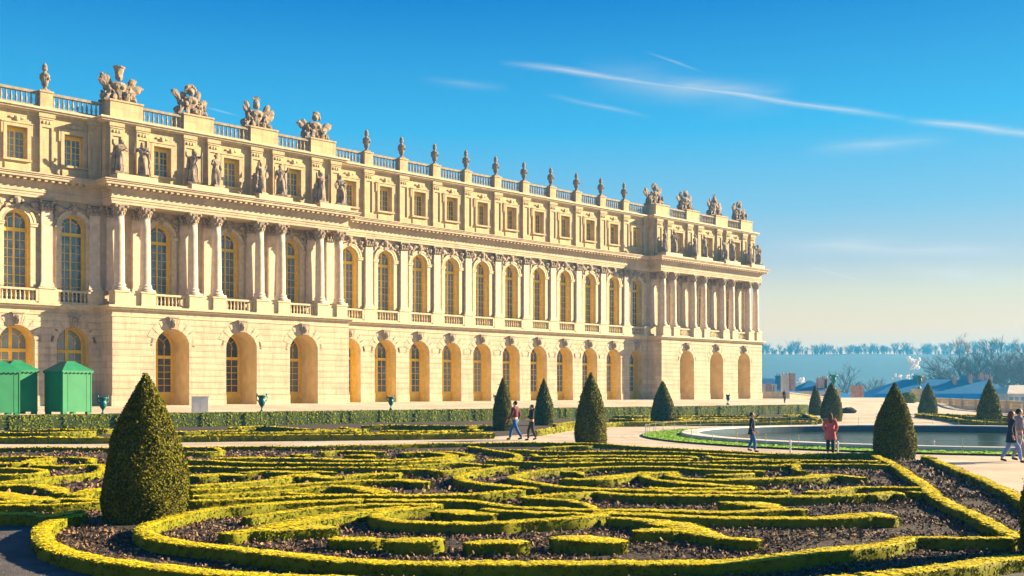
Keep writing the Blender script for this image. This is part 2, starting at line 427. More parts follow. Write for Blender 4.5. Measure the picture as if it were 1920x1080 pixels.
def leaves(C, N, size, tilt=0.9, lift=0.0, aspect=0.7):
    """a small quad at each centre, roughly facing N"""
    k = len(C)
    n = N + rng.normal(0, tilt, (k, 3)); n /= np.linalg.norm(n, axis=1)[:, None] + 1e-9
    a = rng.normal(0, 1, (k, 3)); t = np.cross(n, a); t /= np.linalg.norm(t, axis=1)[:, None] + 1e-9
    b = np.cross(n, t)
    s = size * rng.uniform(0.6, 1.4, (k, 1)) * 0.5
    c = C + N * lift
    V = np.stack([c - t * s - b * s * aspect, c + t * s - b * s * aspect * 0.6, c + t * s * 1.1 + b * s * aspect, c - t * s * 0.8 + b * s * aspect], 1).reshape(-1, 3)
    return V, np.arange(4 * k).reshape(-1, 4)
def join_np(parts):
    V = []; Fs = []; o = 0
    for v, f in parts:
        V.append(v); 
        for g in (f if isinstance(f, list) else [f]):
            if len(g): Fs.append(g + o)
        o += len(v)
    return np.concatenate(V), Fs
def gp(x, y, z=0.0):
    """the point of the level z seen at pixel (x, y) of the photograph"""
    Z = (CAM_H - z) * F / (y - HY); return ((x - CX) / F * Z, Z)
def ray(x, Z): return (x - CX) / F * Z
def in_poly(px, py, poly):
    c = np.zeros(len(px), bool); n = len(poly)
    for i in range(n):
        x0, y0 = poly[i]; x1, y1 = poly[(i + 1) % n]
        cond = ((y0 > py) != (y1 > py))
        xi = (x1 - x0) * (py - y0) / ((y1 - y0) if y1 != y0 else 1e-9) + x0
        c ^= cond & (px < xi)
    return c
def smooth01(t): t = np.clip(t, 0, 1); return t * t * (3 - 2 * t)
def skin_mesh(nodes, edges, root=0, sub=1):
    """nodes: (x,y,z,r or (rx,ry)) joined by edges -> one continuous skinned surface as (verts, faces)"""
    me = bpy.data.meshes.new('tmp'); me.from_pydata([n[:3] for n in nodes], edges, [])
    o = bpy.data.objects.new('tmp', me); COL.objects.link(o)
    o.modifiers.new('s', 'SKIN')
    sv = me.skin_vertices[0].data
    for i, nd in enumerate(nodes):
        r = nd[3]; sv[i].radius = r if hasattr(r, '__len__') else (r, r); sv[i].use_root = (i == root)
    if sub:
        mm = o.modifiers.new('d', 'SUBSURF'); mm.levels = sub; mm.render_levels = sub
    dg = bpy.context.evaluated_depsgraph_get(); dg.update()
    ev = o.evaluated_get(dg); r = bpy.data.meshes.new_from_object(ev)
    V = [tuple(v.co) for v in r.vertices]; Fc = [tuple(p.vertices) for p in r.polygons]
    bpy.data.objects.remove(o); bpy.data.meshes.remove(me); bpy.data.meshes.remove(r)
    return V, Fc

# ================================================================ THE GROUND
HED_A, HED_B = Vector((-48.0, 48.4)), Vector((29.6, 107.3))       # line of the tall hedge below the terrace
HT = (HED_B - HED_A).normalized(); HN = Vector((-HT.y, HT.x))       # towards the palace
def ground_h(X, Y):
    X = np.asarray(X, float); Y = np.asarray(Y, float)
    s = (X - HED_A.x) * HN.x + (Y - HED_A.y) * HN.y                 # distance behind the hedge
    t = (X - HED_A.x) * HT.x + (Y - HED_A.y) * HT.y
    L = (HED_B - HED_A).length
    end = 1 - smooth01((t - L) / 14.0)
    up = 0.72 * smooth01((s + 0.1) / 0.3) * end + (1 - end) * 0.72 * smooth01((s - 2) / 30.0)
    up = up + 0.48 * smooth01(s / 26.0)
    # the terrace ends beyond the parapets
    e = np.maximum(Y - 166.0, ((X - 62.4) * 103 - (Y - 158.0) * 19.0) / 104.7)
    e = np.where(X < 34, Y - 400, e)
    drop = smooth01(e / 3.0)
    return up * (1 - drop) - 13.0 * drop
def grid(name, xs, ys, hf, m, label=None):
    XX, YY = np.meshgrid(xs, ys); ZZ = hf(XX, YY)
    V = np.stack([XX, YY, ZZ], -1).reshape(-1, 3); nx = len(xs)
    i, j = np.meshgrid(np.arange(len(xs) - 1), np.arange(len(ys) - 1)); a = (j * nx + i).ravel()
    Fq = np.stack([a, a + 1, a + nx + 1, a + nx], 1)
    if name == 'ground':
        c = V[Fq].mean(1); Fq = Fq[np.hypot(c[:, 0] - 22.6, c[:, 1] - 53.8) > 14.6]
    return link(name, np_mesh(name, V, Fq, m, True))
xs = np.concatenate([[-1100, -600, -300, -150], np.arange(-100, 100, 0.8), [110, 130, 180, 300, 600, 1300]])
ys = np.concatenate([[-300, -60, -10], np.arange(0, 180, 0.8), [190, 220, 300, 500, 900, 1350]])
tag(grid('ground', xs, ys, ground_h, M['gravel']), kind='structure')

def hill_h(X, Y):
    p = 38.5 + 1.8 * np.sin(X / 170.0 + 1.9) + 1.0 * np.sin(X / 61.0) + 0.6 * np.sin(X / 23.0)
    return -14 + (p + 14) * smooth01((Y - 540 - 40 * np.sin(X / 210.0)) / 460.0)
tag(grid('hill', np.arange(-1050, 1280, 12.0), np.arange(490, 1340, 15.0), hill_h, M['hill']), kind='structure')

# ---------------------------------------------------------------- flower beds
H_BOX = 0.205
def unproj(pts, z=H_BOX):
    return [gp(p[0], p[1], z) for p in pts]
STROKES = {}
def poly_sheet(name, poly, z, m, cut=0.5):
    bm = bmesh.new()
    vs = [bm.verts.new((x, y, z)) for x, y in poly]
    es = [bm.edges.new((vs[i], vs[(i + 1) % len(vs)])) for i in range(len(vs))]
    bmesh.ops.triangle_fill(bm, use_beauty=True, edges=es)
    for f in bm.faces:
        if f.normal.z < 0: f.normal_flip()
    me = bpy.data.meshes.new(name); bm.to_mesh(me); bm.free(); me.materials.append(m)
    return link(name, me)
# outlines of the beds, on the level of the hedge tops
NEAR_OUT = [(-60, 838), (343, 837), (617, 835), (860, 830), (1057, 829), (1141, 832), (1226, 838), (1338, 843), (1440, 849), (1640, 851),
            (1733, 853), (1784, 874), (1849, 900), (1913, 932), (1990, 972), (2040, 1010), (1935, 1038), (1897, 1040), (1849, 1047), (1784, 1059), (1600, 1077), (1400, 1090), (1200, 1097), (1000, 1097), (800, 1092),
            (600, 1080), (470, 1073), (346, 1063), (220, 1051), (150, 1037), (100, 1020), (80, 1003), (84, 985), (110, 970), (90, 966), (48, 962), (-60, 962)]
near_poly = unproj(NEAR_OUT)
tag(poly_sheet('flower_bed', near_poly, 0.02, M['soil']), kind='structure')
hl = [tuple(HED_A + HT * t) for t in (0.0, 20, 40, 60, 80, 97.0)]
REAR_OUT = [(-60, 819), (200, 819), (400, 815), (700, 813), (930, 811), (1005, 806), (1040, 801), (1080, 796), (1150, 791), (1220, 790), (1300, 790), (1400, 789), (1520, 788)]
rear_poly = unproj(REAR_OUT) + hl[::-1]
tag(poly_sheet('rear_flower_bed', rear_poly, 0.02, M['soil']), kind='structure')
right_poly = unproj([(1718, 775), (1770, 781), (1835, 790), (2100, 796), (2100, 778), (1880, 778), (1780, 776)])
tag(poly_sheet('side_flower_bed', right_poly, 0.02, M['soil']), kind='structure')

tag(poly_sheet('front_path', [(-60, 2), (60, 2), (60, 19), (-60, 19)], 0.008, M['shade_gravel']), kind='structure')  # added dark sheet over the front gravel, shade painted in

# withered leaves and clods strewn over the soil
def litter():
    parts = []
    for (n, z0, z1, size) in ((42000, 12.5, 24, 0.045), (26000, 22, 42, 0.08)):
        Y = rng.uniform(z0, z1, n * 3); X = rng.uniform(-0.56, 0.56, n * 3) * Y
        k = in_poly(X, Y, near_poly) & (np.sin(X * 1.9 + np.sin(Y * 1.3) * 2) + np.sin(Y * 2.3 + X) + rng.normal(0, 0.9, n * 3) > -0.9)
        X, Y = X[k][:n], Y[k][:n]; m = len(X)
        C = np.stack([X, Y, 0.03 + np.abs(rng.normal(0, size * 0.45, m))], 1)
        N = np.tile((0, 0, 1.0), (m, 1))
        parts.append(leaves(C, N, size, tilt=1.1, aspect=0.6))
    V, Fs = join_np(parts)
    return link('leaf_litter', np_mesh('leaf_litter', V, Fs, M['litter']))
tag(litter(), label='withered brown leaves and clods strewn over the dark soil of the near flower bed', cat='leaf litter', kind='stuff')

# ---------------------------------------------------------------- clipped box scrolls
def resample(P, step):
    """Catmull-Rom through P (N,k), then even spacing"""
    P = np.asarray(P, float)
    if len(P) > 2:
        Q = np.vstack([2 * P[0] - P[1], P, 2 * P[-1] - P[-2]]); out = []
        for i in range(1, len(Q) - 2):
            p0, p1, p2, p3 = Q[i - 1], Q[i], Q[i + 1], Q[i + 2]
            for t in np.linspace(0, 1, 12, endpoint=False):
                out.append(0.5 * ((2 * p1) + (-p0 + p2) * t + (2 * p0 - 5 * p1 + 4 * p2 - p3) * t * t + (-p0 + 3 * p1 - 3 * p2 + p3) * t ** 3))
        out.append(P[-1]); P = np.array(out)
    d = np.r_[0, np.cumsum(np.linalg.norm(np.diff(P[:, :2], axis=0), axis=1))]
    n = max(3, int(d[-1] / step) + 1); s = np.linspace(0, d[-1], n)
    return np.stack([np.interp(s, d, P[:, k]) for k in range(P.shape[1])], 1)
PEN_X, PEN_Y = 0.14, 0.285
def stroke(pts, h=H_BOX, pen=1.0, mat_leaf='box', mat_core='box_core', world=False, square=False, base=0.0, pxy=None, name='box_hedge', dens=1.0, gr=None):
    """one run of clipped hedge along pts: (x, y[, width factor])"""
    P = []
    for p in pts:
        w = p[2] if len(p) > 2 else 1.0
        q = (p[0], p[1]) if world else gp(p[0], p[1], base + h)
        P.append((q[0], q[1], w))
    P = np.array(P)
    dist = P[:, 1].mean()
    step = 0.10 if dist < 24 else (0.25 if dist < 48 else 0.6)
    P = resample(P, step)
    T = np.gradient(P[:, :2], axis=0); T /= np.linalg.norm(T, axis=1)[:, None] + 1e-9
    Nn = np.stack([-T[:, 1], T[:, 0]], 1)
    ax, ay = pxy or (PEN_X, PEN_Y * (0.68 + 0.32 * np.clip((P[:, 1] - 16) / 7, 0, 1)))
    hw = np.sqrt((ax * Nn[:, 0]) ** 2 + (ay * Nn[:, 1]) ** 2) * pen * P[:, 2]
    n = len(P)
    if not square:                                                   # rounded ends
        s = np.r_[0, np.cumsum(np.linalg.norm(np.diff(P[:, :2], axis=0), axis=1))]
        e = np.minimum(s, s[-1] - s); rr = np.maximum(hw, 0.05)
        hw = hw * np.sqrt(np.clip(1 - (1 - np.clip(e / rr, 0, 1)) ** 2, 0.12, 1))
    dz = rng.uniform(-0.012, 0.012)
    top = base + h + dz
    # wavering outline, as clipped by hand
    ph = rng.uniform(0, 9)
    arc = np.arange(n) * step
    hw = hw * (1 + 0.07 * np.sin(arc * 2.3 + ph) + 0.05 * np.sin(arc * 6.1 + ph * 2) + rng.normal(0, 0.03, n))
    tz = top - 0.015 + 0.010 * np.sin(arc * 1.7 + ph) + rng.normal(0, 0.005, n)
    cs = [(-1.0, 0), (-1.03, 0.5), (-1.0, 0.93), (-0.93, 1.0), (0, 1.01), (0.93, 1.0), (1.0, 0.93), (1.03, 0.5), (1.0, 0)]
    V = np.zeros((n, len(cs), 3))
    for k, (a, b) in enumerate(cs):
        V[:, k, :2] = P[:, :2] + Nn * (hw * a)[:, None]
        V[:, k, 2] = base - 0.02 + (tz - base + 0.02) * b
    V[:, :, :2] += rng.normal(0, 0.008, V[:, :, :2].shape)
    K = len(cs)
    i, k = np.meshgrid(np.arange(n - 1), np.arange(K - 1), indexing='ij'); a = (i * K + k).ravel()
    Fq = np.stack([a, a + K, a + K + 1, a + 1], 1)
    core = (V.reshape(-1, 3), [Fq])
    caps = np.array([[0, 1, 7, 8], [1, 2, 6, 7], [2, 3, 5, 6]]); caps2 = (caps + (n - 1) * K)[:, ::-1]
    core[1].append(np.concatenate([caps, caps2]))
    core[1].append(np.array([[3, 4, 5], [(n - 1) * K + 5, (n - 1) * K + 4, (n - 1) * K + 3]]))
    # leaves
    if dist < 22: size, per = 0.034, 1500
    elif dist < 30: size, per = 0.048, 700
    elif dist < 45: size, per = 0.070, 300
    elif dist < 75: size, per = 0.13, 90
    else: size, per = 0.20, 35
    if gr: size, per = gr
    L = arc[-1] if n > 1 else 0.1
    area_top = 2 * hw.mean() * L; area_side = 2 * h * L + 2 * hw.mean() * h
    nt, ns = int(area_top * per * dens * 1.25) + 6, int(area_side * per * dens) + 6
    w = hw / hw.sum()
    def pick(k):
        idx = rng.choice(n, k, p=w); f = rng.uniform(-0.5, 0.5, k)
        idx2 = np.clip(idx + np.sign(f).astype(int), 0, n - 1); f = np.abs(f)[:, None]
        return P[idx, :2] * (1 - f) + P[idx2, :2] * f, Nn[idx], hw[idx], tz[idx], T[idx]
    c, nn, hh, zt, _ = pick(nt)
    a = rng.uniform(-1, 1, nt)
    C = np.column_stack([c + nn * (hh * a)[:, None], zt + rng.uniform(-0.005, size * 0.22, nt) - 0.008 * np.abs(a) ** 6])
    l1 = leaves(C, np.tile((0, 0, 1.0), (nt, 1)), size, tilt=0.13)
    c, nn, hh, zt, _ = pick(ns)
    sg = rng.choice([-1, 1], ns); b = rng.uniform(0.0, 1.0, ns)
    C = np.column_stack([c + nn * (hh * sg * 1.0)[:, None], base + (zt - base) * b])
    C[:, :2] += (nn * sg[:, None]) * rng.uniform(-0.01, size * 0.3, (ns, 1))
    l2 = leaves(C, np.column_stack([nn * sg[:, None], np.full(ns, 0.0)]), size, tilt=0.25)
    # ends
    ne = int(4 * hw[[0, -1]].mean() * h * per * 2) + 8
    e = rng.choice([0, n - 1], ne); sg = np.where(e == 0, -1, 1)[:, None]
    C = np.column_stack([P[e, :2] + Nn[e] * (hw[e] * rng.uniform(-1, 1, ne))[:, None] + T[e] * sg * 0.01, base + (tz[e] - base) * rng.uniform(0, 1, ne)])
    l3 = leaves(C, np.column_stack([T[e] * sg, np.zeros(ne)]), size, tilt=0.5)
    cV, cF = core
    lV, lF = join_np([l1, l2, l3])
    me = np_mesh(name, np.concatenate([cV, lV]), cF + [f + len(cV) for f in lF], M[mat_leaf])
    me.materials.append(M[mat_core])
    nc = sum(len(f) for f in cF); mi = np.zeros(len(me.polygons), np.int32); mi[:nc] = 1
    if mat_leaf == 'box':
        me.materials.append(M['box_side_shade']); mi[nc + len(l1[1]):] = 2; q = np.arange(len(Fq)) % (K - 1); mi[:len(Fq)] = np.where((q == 3) | (q == 4), 1, 2); mi[len(Fq):nc] = 2  # sides and ends take the leaves with painted shade
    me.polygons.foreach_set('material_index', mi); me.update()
    return link(name, me)

G_NEAR = 'clipped box scrolls of the near parterre'
G_REAR = 'clipped box scrolls of the rear parterre'
G_SIDE = 'clipped box hedges of the side parterre'
NEAR = [
 ("long low box border curving round the near bed's front edge from the big yew", [(158, 960), (110, 970), (84, 985), (80, 1003), (100, 1020), (150, 1037), (220, 1051), (346, 1063), (470, 1073), (600, 1080), (800, 1092), (1000, 1097), (1200, 1097), (1400, 1090), (1600, 1077), (1784, 1059), (1849, 1047), (1897, 1040), (1935, 1038)], 1.0),
 ("sweeping inner box ring whose rounded tip lies right of the big yew's foot", [(681, 934), (540, 940), (465, 947), (400, 953), (340, 964), (290, 977), (268, 991), (285, 1004), (330, 1013), (400, 1021), (484, 1032), (569, 1042), (681, 1050), (860, 1053), (1029, 1054), (1226, 1052), (1394, 1047), (1526, 1034), (1590, 1026), (1655, 1019), (1684, 1011), (1704, 1004)], 1.0),
 ("straight thin box run from the ring's right end to the sharp right corner", [(1700, 1004, .8), (1800, 1006, .8), (1905, 1008, .8)], 0.8),
 ("long thin box line behind the sweeping ring, ending in the middle of the bed", [(681, 934), (760, 935), (822, 936), (880, 938), (927, 944), (975, 949), (1036, 950), (1114, 954), (1269, 956), (1363, 957), (1426, 955), (1470, 953), (1512, 954)], 0.8),
 ("hooked box leaf shape above the long line, right of centre", [(1350, 941, .7), (1391, 943, 1.2), (1425, 945, 2.2), (1455, 950, 1.6), (1470, 953, .8)], 1.0),
 ("curving box run above the broad diagonal scroll left of centre", [(459, 968), (512, 960), (597, 951), (681, 946), (766, 944), (830, 944)], 0.75),
 ("broad diagonal box scroll pointing to the lower left, left of centre", [(415, 999), (484, 990), (545, 978, 2.0), (597, 968, 2.0), (681, 956, 1.0), (766, 949, .8)], 1.0),
 ("short stub of box at the foot of the broad diagonal scroll", [(470, 994, .8), (540, 988, 1.4), (600, 985, 1.6), (627, 987, 1)], 1.0),
 ("leftmost of the four loose box blocks along the front ring", [(617, 1006, 1.1), (650, 1006, 1.3), (718, 1007, 1.1)], 1.0),
 ("second from left of the four loose box blocks along the front ring", [(724, 1011, 1.0), (770, 1013, 1.3), (832, 1012, 1.1)], 1.0),
 ("third from left of the four loose box blocks along the front ring, oval ended", [(871, 1016, .9), (930, 1013, 1.3), (989, 1016, .9)], 1.0),
 ("rightmost and longest of the four loose box blocks along the front ring", [(1034, 1010, 1.3), (1080, 1009, 1.6), (1130, 1011, 1.6), (1171, 1015, 1.1)], 1.0),
 ("oval box ring enclosing the small central scroll", [(822, 947), (766, 952), (720, 959), (704, 966), (722, 973), (766, 977), (850, 979), (934, 979), (972, 976), (1040, 973), (1085, 970), (1113, 966), (1136, 959, 1.4)], 0.85),
 ("small swollen box scroll inside the central oval ring", [(812, 957, .5), (840, 955, 1.5), (880, 957, 1.8), (925, 962, 1.1)], 1.0),
 ("box run leaving the central scroll to the right", [(905, 952), (940, 957), (1036, 960), (1107, 961)], 0.7),
 ("long box run with swollen club end at right of the front part", [(1125, 958), (1166, 961), (1238, 964), (1316, 967), (1440, 968), (1540, 969, 1), (1600, 966, 1.5), (1645, 964, 1.9), (1671, 970, 1.4)], 0.9),
 ("swollen wing shaped box scroll right of the loose blocks", [(1140, 967, .7), (1190, 971, .8), (1235, 976, 1.6), (1275, 983, 2.5), (1310, 993, 2.0), (1350, 1002), (1424, 1011, .9)], 1.0),
 ("short tail of box running left from the wing shaped scroll", [(1188, 995, .6), (1225, 992, 1.0), (1280, 989, 1.4)], 1.0),
 ("tall straight box run behind the middle, from the pointed loop to the right", [(984, 932), (1029, 928), (1085, 924), (1113, 921), (1160, 924), (1269, 928), (1363, 928), (1457, 929), (1549, 928), (1622, 926)], 0.8),
 ("slanting box run below the pointed loop in the centre", [(984, 933), (1029, 935), (1085, 941), (1118, 952)], 0.7),
 ("short wavy box piece near the right diagonal border", [(1630, 927, .8), (1674, 921), (1692, 925, .8)], 0.8),
 ("tiny box stub touching the right diagonal border", [(1700, 921, .8), (1748, 924, .8)], 0.7),
 ("thin wavering box line meeting the right diagonal border", [(1510, 921), (1565, 917), (1604, 911), (1660, 912), (1729, 913)], 0.6),
 ("box run below the great right scroll, square at its right end", [(1207, 912), (1316, 914), (1418, 915)], 0.75),
 ("outer coil of the great right box scroll", [(1269, 884), (1222, 887), (1206, 892), (1238, 899), (1300, 906, 1.5), (1363, 911), (1418, 913)], 0.9),
 ("inner coil of the great right box scroll, flaring to a leaf", [(1269, 886), (1256, 890), (1279, 895), (1347, 898), (1457, 896), (1518, 893, 1.3), (1555, 889, 2.0), (1590, 892), (1623, 896)], 0.9),
 ("short box bar inside the great right scroll", [(1326, 889), (1370, 889), (1411, 886)], 0.8),
 ("very long box loop with a rounded tip left of centre", [(1433, 884), (1410, 882), (1363, 880), (1269, 875), (1207, 874), (1140, 874), (1083, 876), (1030, 880), (985, 885), (960, 892), (975, 899), (1010, 905), (1060, 911), (1120, 915), (1200, 918), (1269, 920), (1394, 920), (1481, 919)], 0.85),
 ("swollen box leaf inside the long loop", [(1050, 897, .8), (1105, 898), (1140, 895, 2), (1180, 889, 1.8), (1222, 884)], 1.0),
 ("short box hook beside the leaf in the long loop", [(1052, 883), (1085, 884), (1092, 889)], 0.7),
 ("pointed box loop with its tip at the bed's centre", [(972, 874), (942, 875), (911, 880), (880, 885), (860, 892), (868, 900), (900, 906), (940, 909), (974, 912), (1005, 916)], 0.9),
 ("long box line running left from under the pointed loop", [(981, 919), (942, 922), (880, 926), (756, 927), (617, 929), (507, 932), (400, 937), (350, 939)], 0.75),
 ("box scroll with a rounded leaf end, third line above the sweeping ring", [(360, 929), (430, 924), (500, 919), (560, 914), (620, 910), (660, 911, 1.4), (700, 917, 2), (724, 921, 1.4)], 0.8),
 ("short box run under the rounded leaf end", [(531, 923), (600, 926), (655, 925)], 0.7),
 ("thin box line with a club end left of the pointed loop", [(345, 918), (476, 911), (617, 903), (725, 898), (770, 899, 1.6), (797, 903, 1.8)], 0.75),
 ("wide box band rising to the right beside the big yew", [(345, 912), (420, 906), (500, 899), (560, 891, 2.2), (620, 894, 1.2), (680, 889, 1.4), (752, 887, 1.6)], 0.9),
 ("box run above the wide band, ending in a square return", [(446, 885), (500, 882), (560, 883, 1.4), (600, 881), (628, 884)], 0.8),
 ("massive box mound just right of the big yew", [(350, 893, 2.2), (375, 892, 2.2), (410, 889, 1.2), (467, 890, .8)], 1.0),
 ("box run of two steps left of the pointed loop's upper arm", [(744, 880), (800, 879), (824, 882), (868, 877), (900, 875)], 0.8),
 ("upper long box line crossing the left half of the bed", [(350, 861), (430, 865), (520, 867), (617, 868), (700, 867, 1.3), (800, 864, 1.2), (850, 860, 1.2), (888, 853)], 0.7),
 ("second long box line crossing the left half of the bed", [(350, 873), (476, 875), (617, 875), (725, 874), (803, 870), (866, 867), (927, 870)], 0.6),
 ("crescent box scroll in the upper left of centre", [(750, 849, 1.0), (800, 848, 1.2), (835, 850, 1.4), (848, 854, 1.5), (820, 859, 1.3), (740, 861, 1.3), (650, 861, 1.2), (600, 861)], 0.9),
 ("thin arm closing the crescent scroll at its right tip", [(889, 854), (862, 849), (834, 846), (795, 845)], 0.7),
 ("small box oval left of the crescent scroll", [(648, 853, .6), (675, 853, 1.5), (700, 855, 1.0)], 1.0),
 ("thin box arc above the small oval", [(600, 847), (647, 844), (722, 847)], 0.7),
 ("box run with a tapering head, upper left behind the big yew", [(396, 859), (450, 858, 1.6), (540, 857), (620, 859, 1.2)], 0.8),
 ("tiny swollen box piece, upper left", [(546, 852, .7), (568, 852, 1.4), (586, 852, .9)], 1.0),
 ("angled box piece peeping out right of the big yew's middle", [(345, 848), (412, 846), (408, 840), (392, 838)], 0.7),
 ("long box border along the back of the near bed beside the gravel walk", [(-60, 838), (200, 838), (343, 837), (617, 835), (860, 830), (1057, 829), (1141, 832), (1226, 838), (1338, 843), (1440, 849), (1640, 849)], 0.7),
 ("short box bar in front of the middle yew cone", [(1017, 838), (1065, 836), (1111, 836)], 0.9),
 ("long box line below the middle yew cone", [(955, 843), (1005, 845), (1100, 846), (1254, 846), (1330, 850), (1457, 854), (1540, 853)], 0.7),
 ("swelling box band below the middle yew cone's line", [(999, 850), (1013, 854), (1067, 854), (1160, 853, 1.1), (1240, 853, 1.4), (1290, 855, 1.5), (1306, 858)], 0.8),
 ("lower swelling box band right of the small rounded loop", [(1014, 862), (1067, 861), (1130, 859), (1200, 860, 1.3), (1298, 861, 1.2)], 0.8),
 ("small rounded box loop open to the left, behind the centre", [(880, 836), (911, 841), (942, 846), (968, 851), (971, 857), (945, 861), (916, 861)], 0.8),
 ("long thin box line under the small rounded loop", [(914, 863), (974, 866), (1067, 867), (1177, 866), (1300, 865), (1430, 864), (1500, 864)], 0.55),
 ("box leaf with a long stalk towards the pink coated walker", [(1326, 853), (1350, 857, 1.8), (1390, 860), (1441, 861), (1560, 862), (1650, 864)], 0.8),
 ("box line with a stepped right end, right rear of the bed", [(1293, 871), (1440, 871), (1489, 871), (1492, 879), (1512, 882)], 0.7),
 ("thin box line joining the top of the right diagonal border", [(1473, 868), (1560, 868), (1670, 871)], 0.5),
 ("thick diagonal box border running down from the right hand yew to the sharp corner", [(1640, 852), (1674, 868), (1706, 889), (1740, 912), (1754, 928), (1817, 958), (1881, 990), (1912, 1006)], 1.0),
 ("outermost diagonal box border beside the right hand gravel walk", [(1733, 853), (1784, 874), (1849, 900), (1913, 932), (1990, 972)], 0.9),
 ("box hook at the upper left edge, rectangular", [(-20, 857), (30, 856), (92, 856), (60, 862, 1), (40, 868, 1.2), (-10, 867, 2)], 0.8),
 ("box key pattern piece just left of the big yew's shoulder", [(50, 869), (90, 862, 1.4), (104, 857), (168, 858), (170, 865)], 0.7),
 ("rounded box loop touching the big yew's left side", [(60, 870), (120, 871), (183, 869), (195, 875), (178, 884), (135, 890), (48, 898), (-30, 903)], 0.9),
 ("small box loop at the left edge under the rectangular hook", [(-20, 878), (50, 878), (83, 881), (60, 888), (-20, 890)], 0.7),
 ("wavy box scroll at the left edge", [(-20, 908), (40, 908), (72, 909), (104, 914, 1.5), (119, 922)], 0.8),
 ("thick box mound at the left edge, in front of the wavy scroll", [(-25, 921, 1), (15, 926, 1.6), (50, 932, 1.8), (76, 934, 1.4), (-10, 941, 1.2)], 0.9),
 ("swollen box piece touching the big yew's lower left side", [(140, 928, .8), (170, 920, 1.6), (205, 913, 1.8)], 1.0),
 ("short box run left of the big yew's foot", [(88, 937), (125, 933), (200, 935)], 0.8),
 ("thin box line left of the big yew's foot, nearer than the short run", [(-40, 946), (96, 944), (200, 938)], 0.6),
 ("shaded box border along the front of the left bed above the grey path", [(-60, 962), (48, 962), (95, 965), (150, 955)], 0.9),
]
for lab, pts, pen in NEAR:
    tag(stroke(pts, pen=pen), label=lab, cat='hedge', group=G_NEAR)
REAR = [
 ("straight front border of the rear parterre, left of the walking couple", [(-60, 819), (200, 819), (400, 816), (700, 813.5), (925, 811)]),
 ("curved border of the rear parterre round the pond walk", [(1005, 807), (1040, 802), (1080, 797), (1150, 792), (1220, 791), (1300, 790), (1400, 790), (1530, 789)]),
 ("rear parterre box line nearest the left edge", [(-40, 811), (100, 811), (180, 808)]),
 ("rear parterre box line left of the big yew's tip", [(20, 806), (140, 805), (215, 804)]),
 ("rear parterre box line just right of the big yew", [(330, 809), (400, 807), (470, 806)]),
 ("rear parterre box scroll under the second bronze vase", [(430, 801), (500, 799), (560, 803), (640, 806)]),
 ("rear parterre wide box scroll left of its middle", [(410, 812), (520, 810), (600, 807), (690, 804)]),
 ("rear parterre box line under the third bronze vase", [(680, 798), (760, 797), (870, 799), (885, 803)]),
 ("rear parterre box hook in its middle", [(640, 801), (664, 804), (665, 808)]),
 ("rear parterre box band left of the walking couple", [(716, 807), (800, 808), (860, 806), (905, 806)]),
 ("rear parterre lowest box band before the front border", [(540, 811), (640, 810), (740, 811), (860, 809)]),
 ("rear parterre short box bar behind the walking couple", [(845, 800), (905, 797), (925, 799)]),
 ("rear parterre box line between the two slim yew cones", [(1040, 795), (1075, 791), (1100, 789)]),
 ("rear parterre box line right of the middle yew cone", [(1145, 785), (1180, 786), (1218, 785)]),
 ("rear parterre upper box line right of the middle yew cone", [(1150, 780), (1190, 780), (1230, 779)]),
 ("rear parterre long box line right of the fourth yew cone", [(1262, 785), (1400, 783), (1500, 783)]),
 ("rear parterre upper box line right of the fourth yew cone", [(1265, 780), (1340, 779), (1420, 779)]),
 ("rear parterre lower box line above the navy coated walker", [(1265, 788), (1350, 787), (1420, 786)]),
 ("rear parterre closing box border before the twin yew cones", [(1470, 778), (1512, 777), (1524, 781), (1538, 787)]),
]
for lab, pts in REAR:
    tag(stroke(pts, pen=1.0, h=0.3), label=lab, cat='hedge', group=G_REAR)
SIDE = [
 ("long front box border of the side parterre beyond the pond", [(1718, 776), (1770, 781), (1835, 790), (1960, 793)]),
 ("back box border of the side parterre under the stone parapet", [(1722, 775), (1790, 777), (1880, 779), (1960, 780)]),
 ("inner box line of the side parterre, right of the last yew cone", [(1800, 780), (1880, 783), (1960, 786)]),
]
for lab, pts in SIDE:
    tag(stroke(pts, pen=1.0, h=0.3), label=lab, cat='hedge', group=G_SIDE)
# the tall hedge under the terrace
def tall_hedge():
    P = [tuple(HED_A + HT * t) for t in np.linspace(0, 97.0, 12)]
    n = len(P)
    return stroke([(p[0], p[1]) for p in P], h=0.92, mat_leaf='hedge', mat_core='hedge_core', world=True, square=True, pxy=(0.55, 0.55), name='tall_hedge', gr=(0.10, 170))
tag(tall_hedge(), label='tall straight clipped hedge below the palace terrace, dark green', cat='hedge')

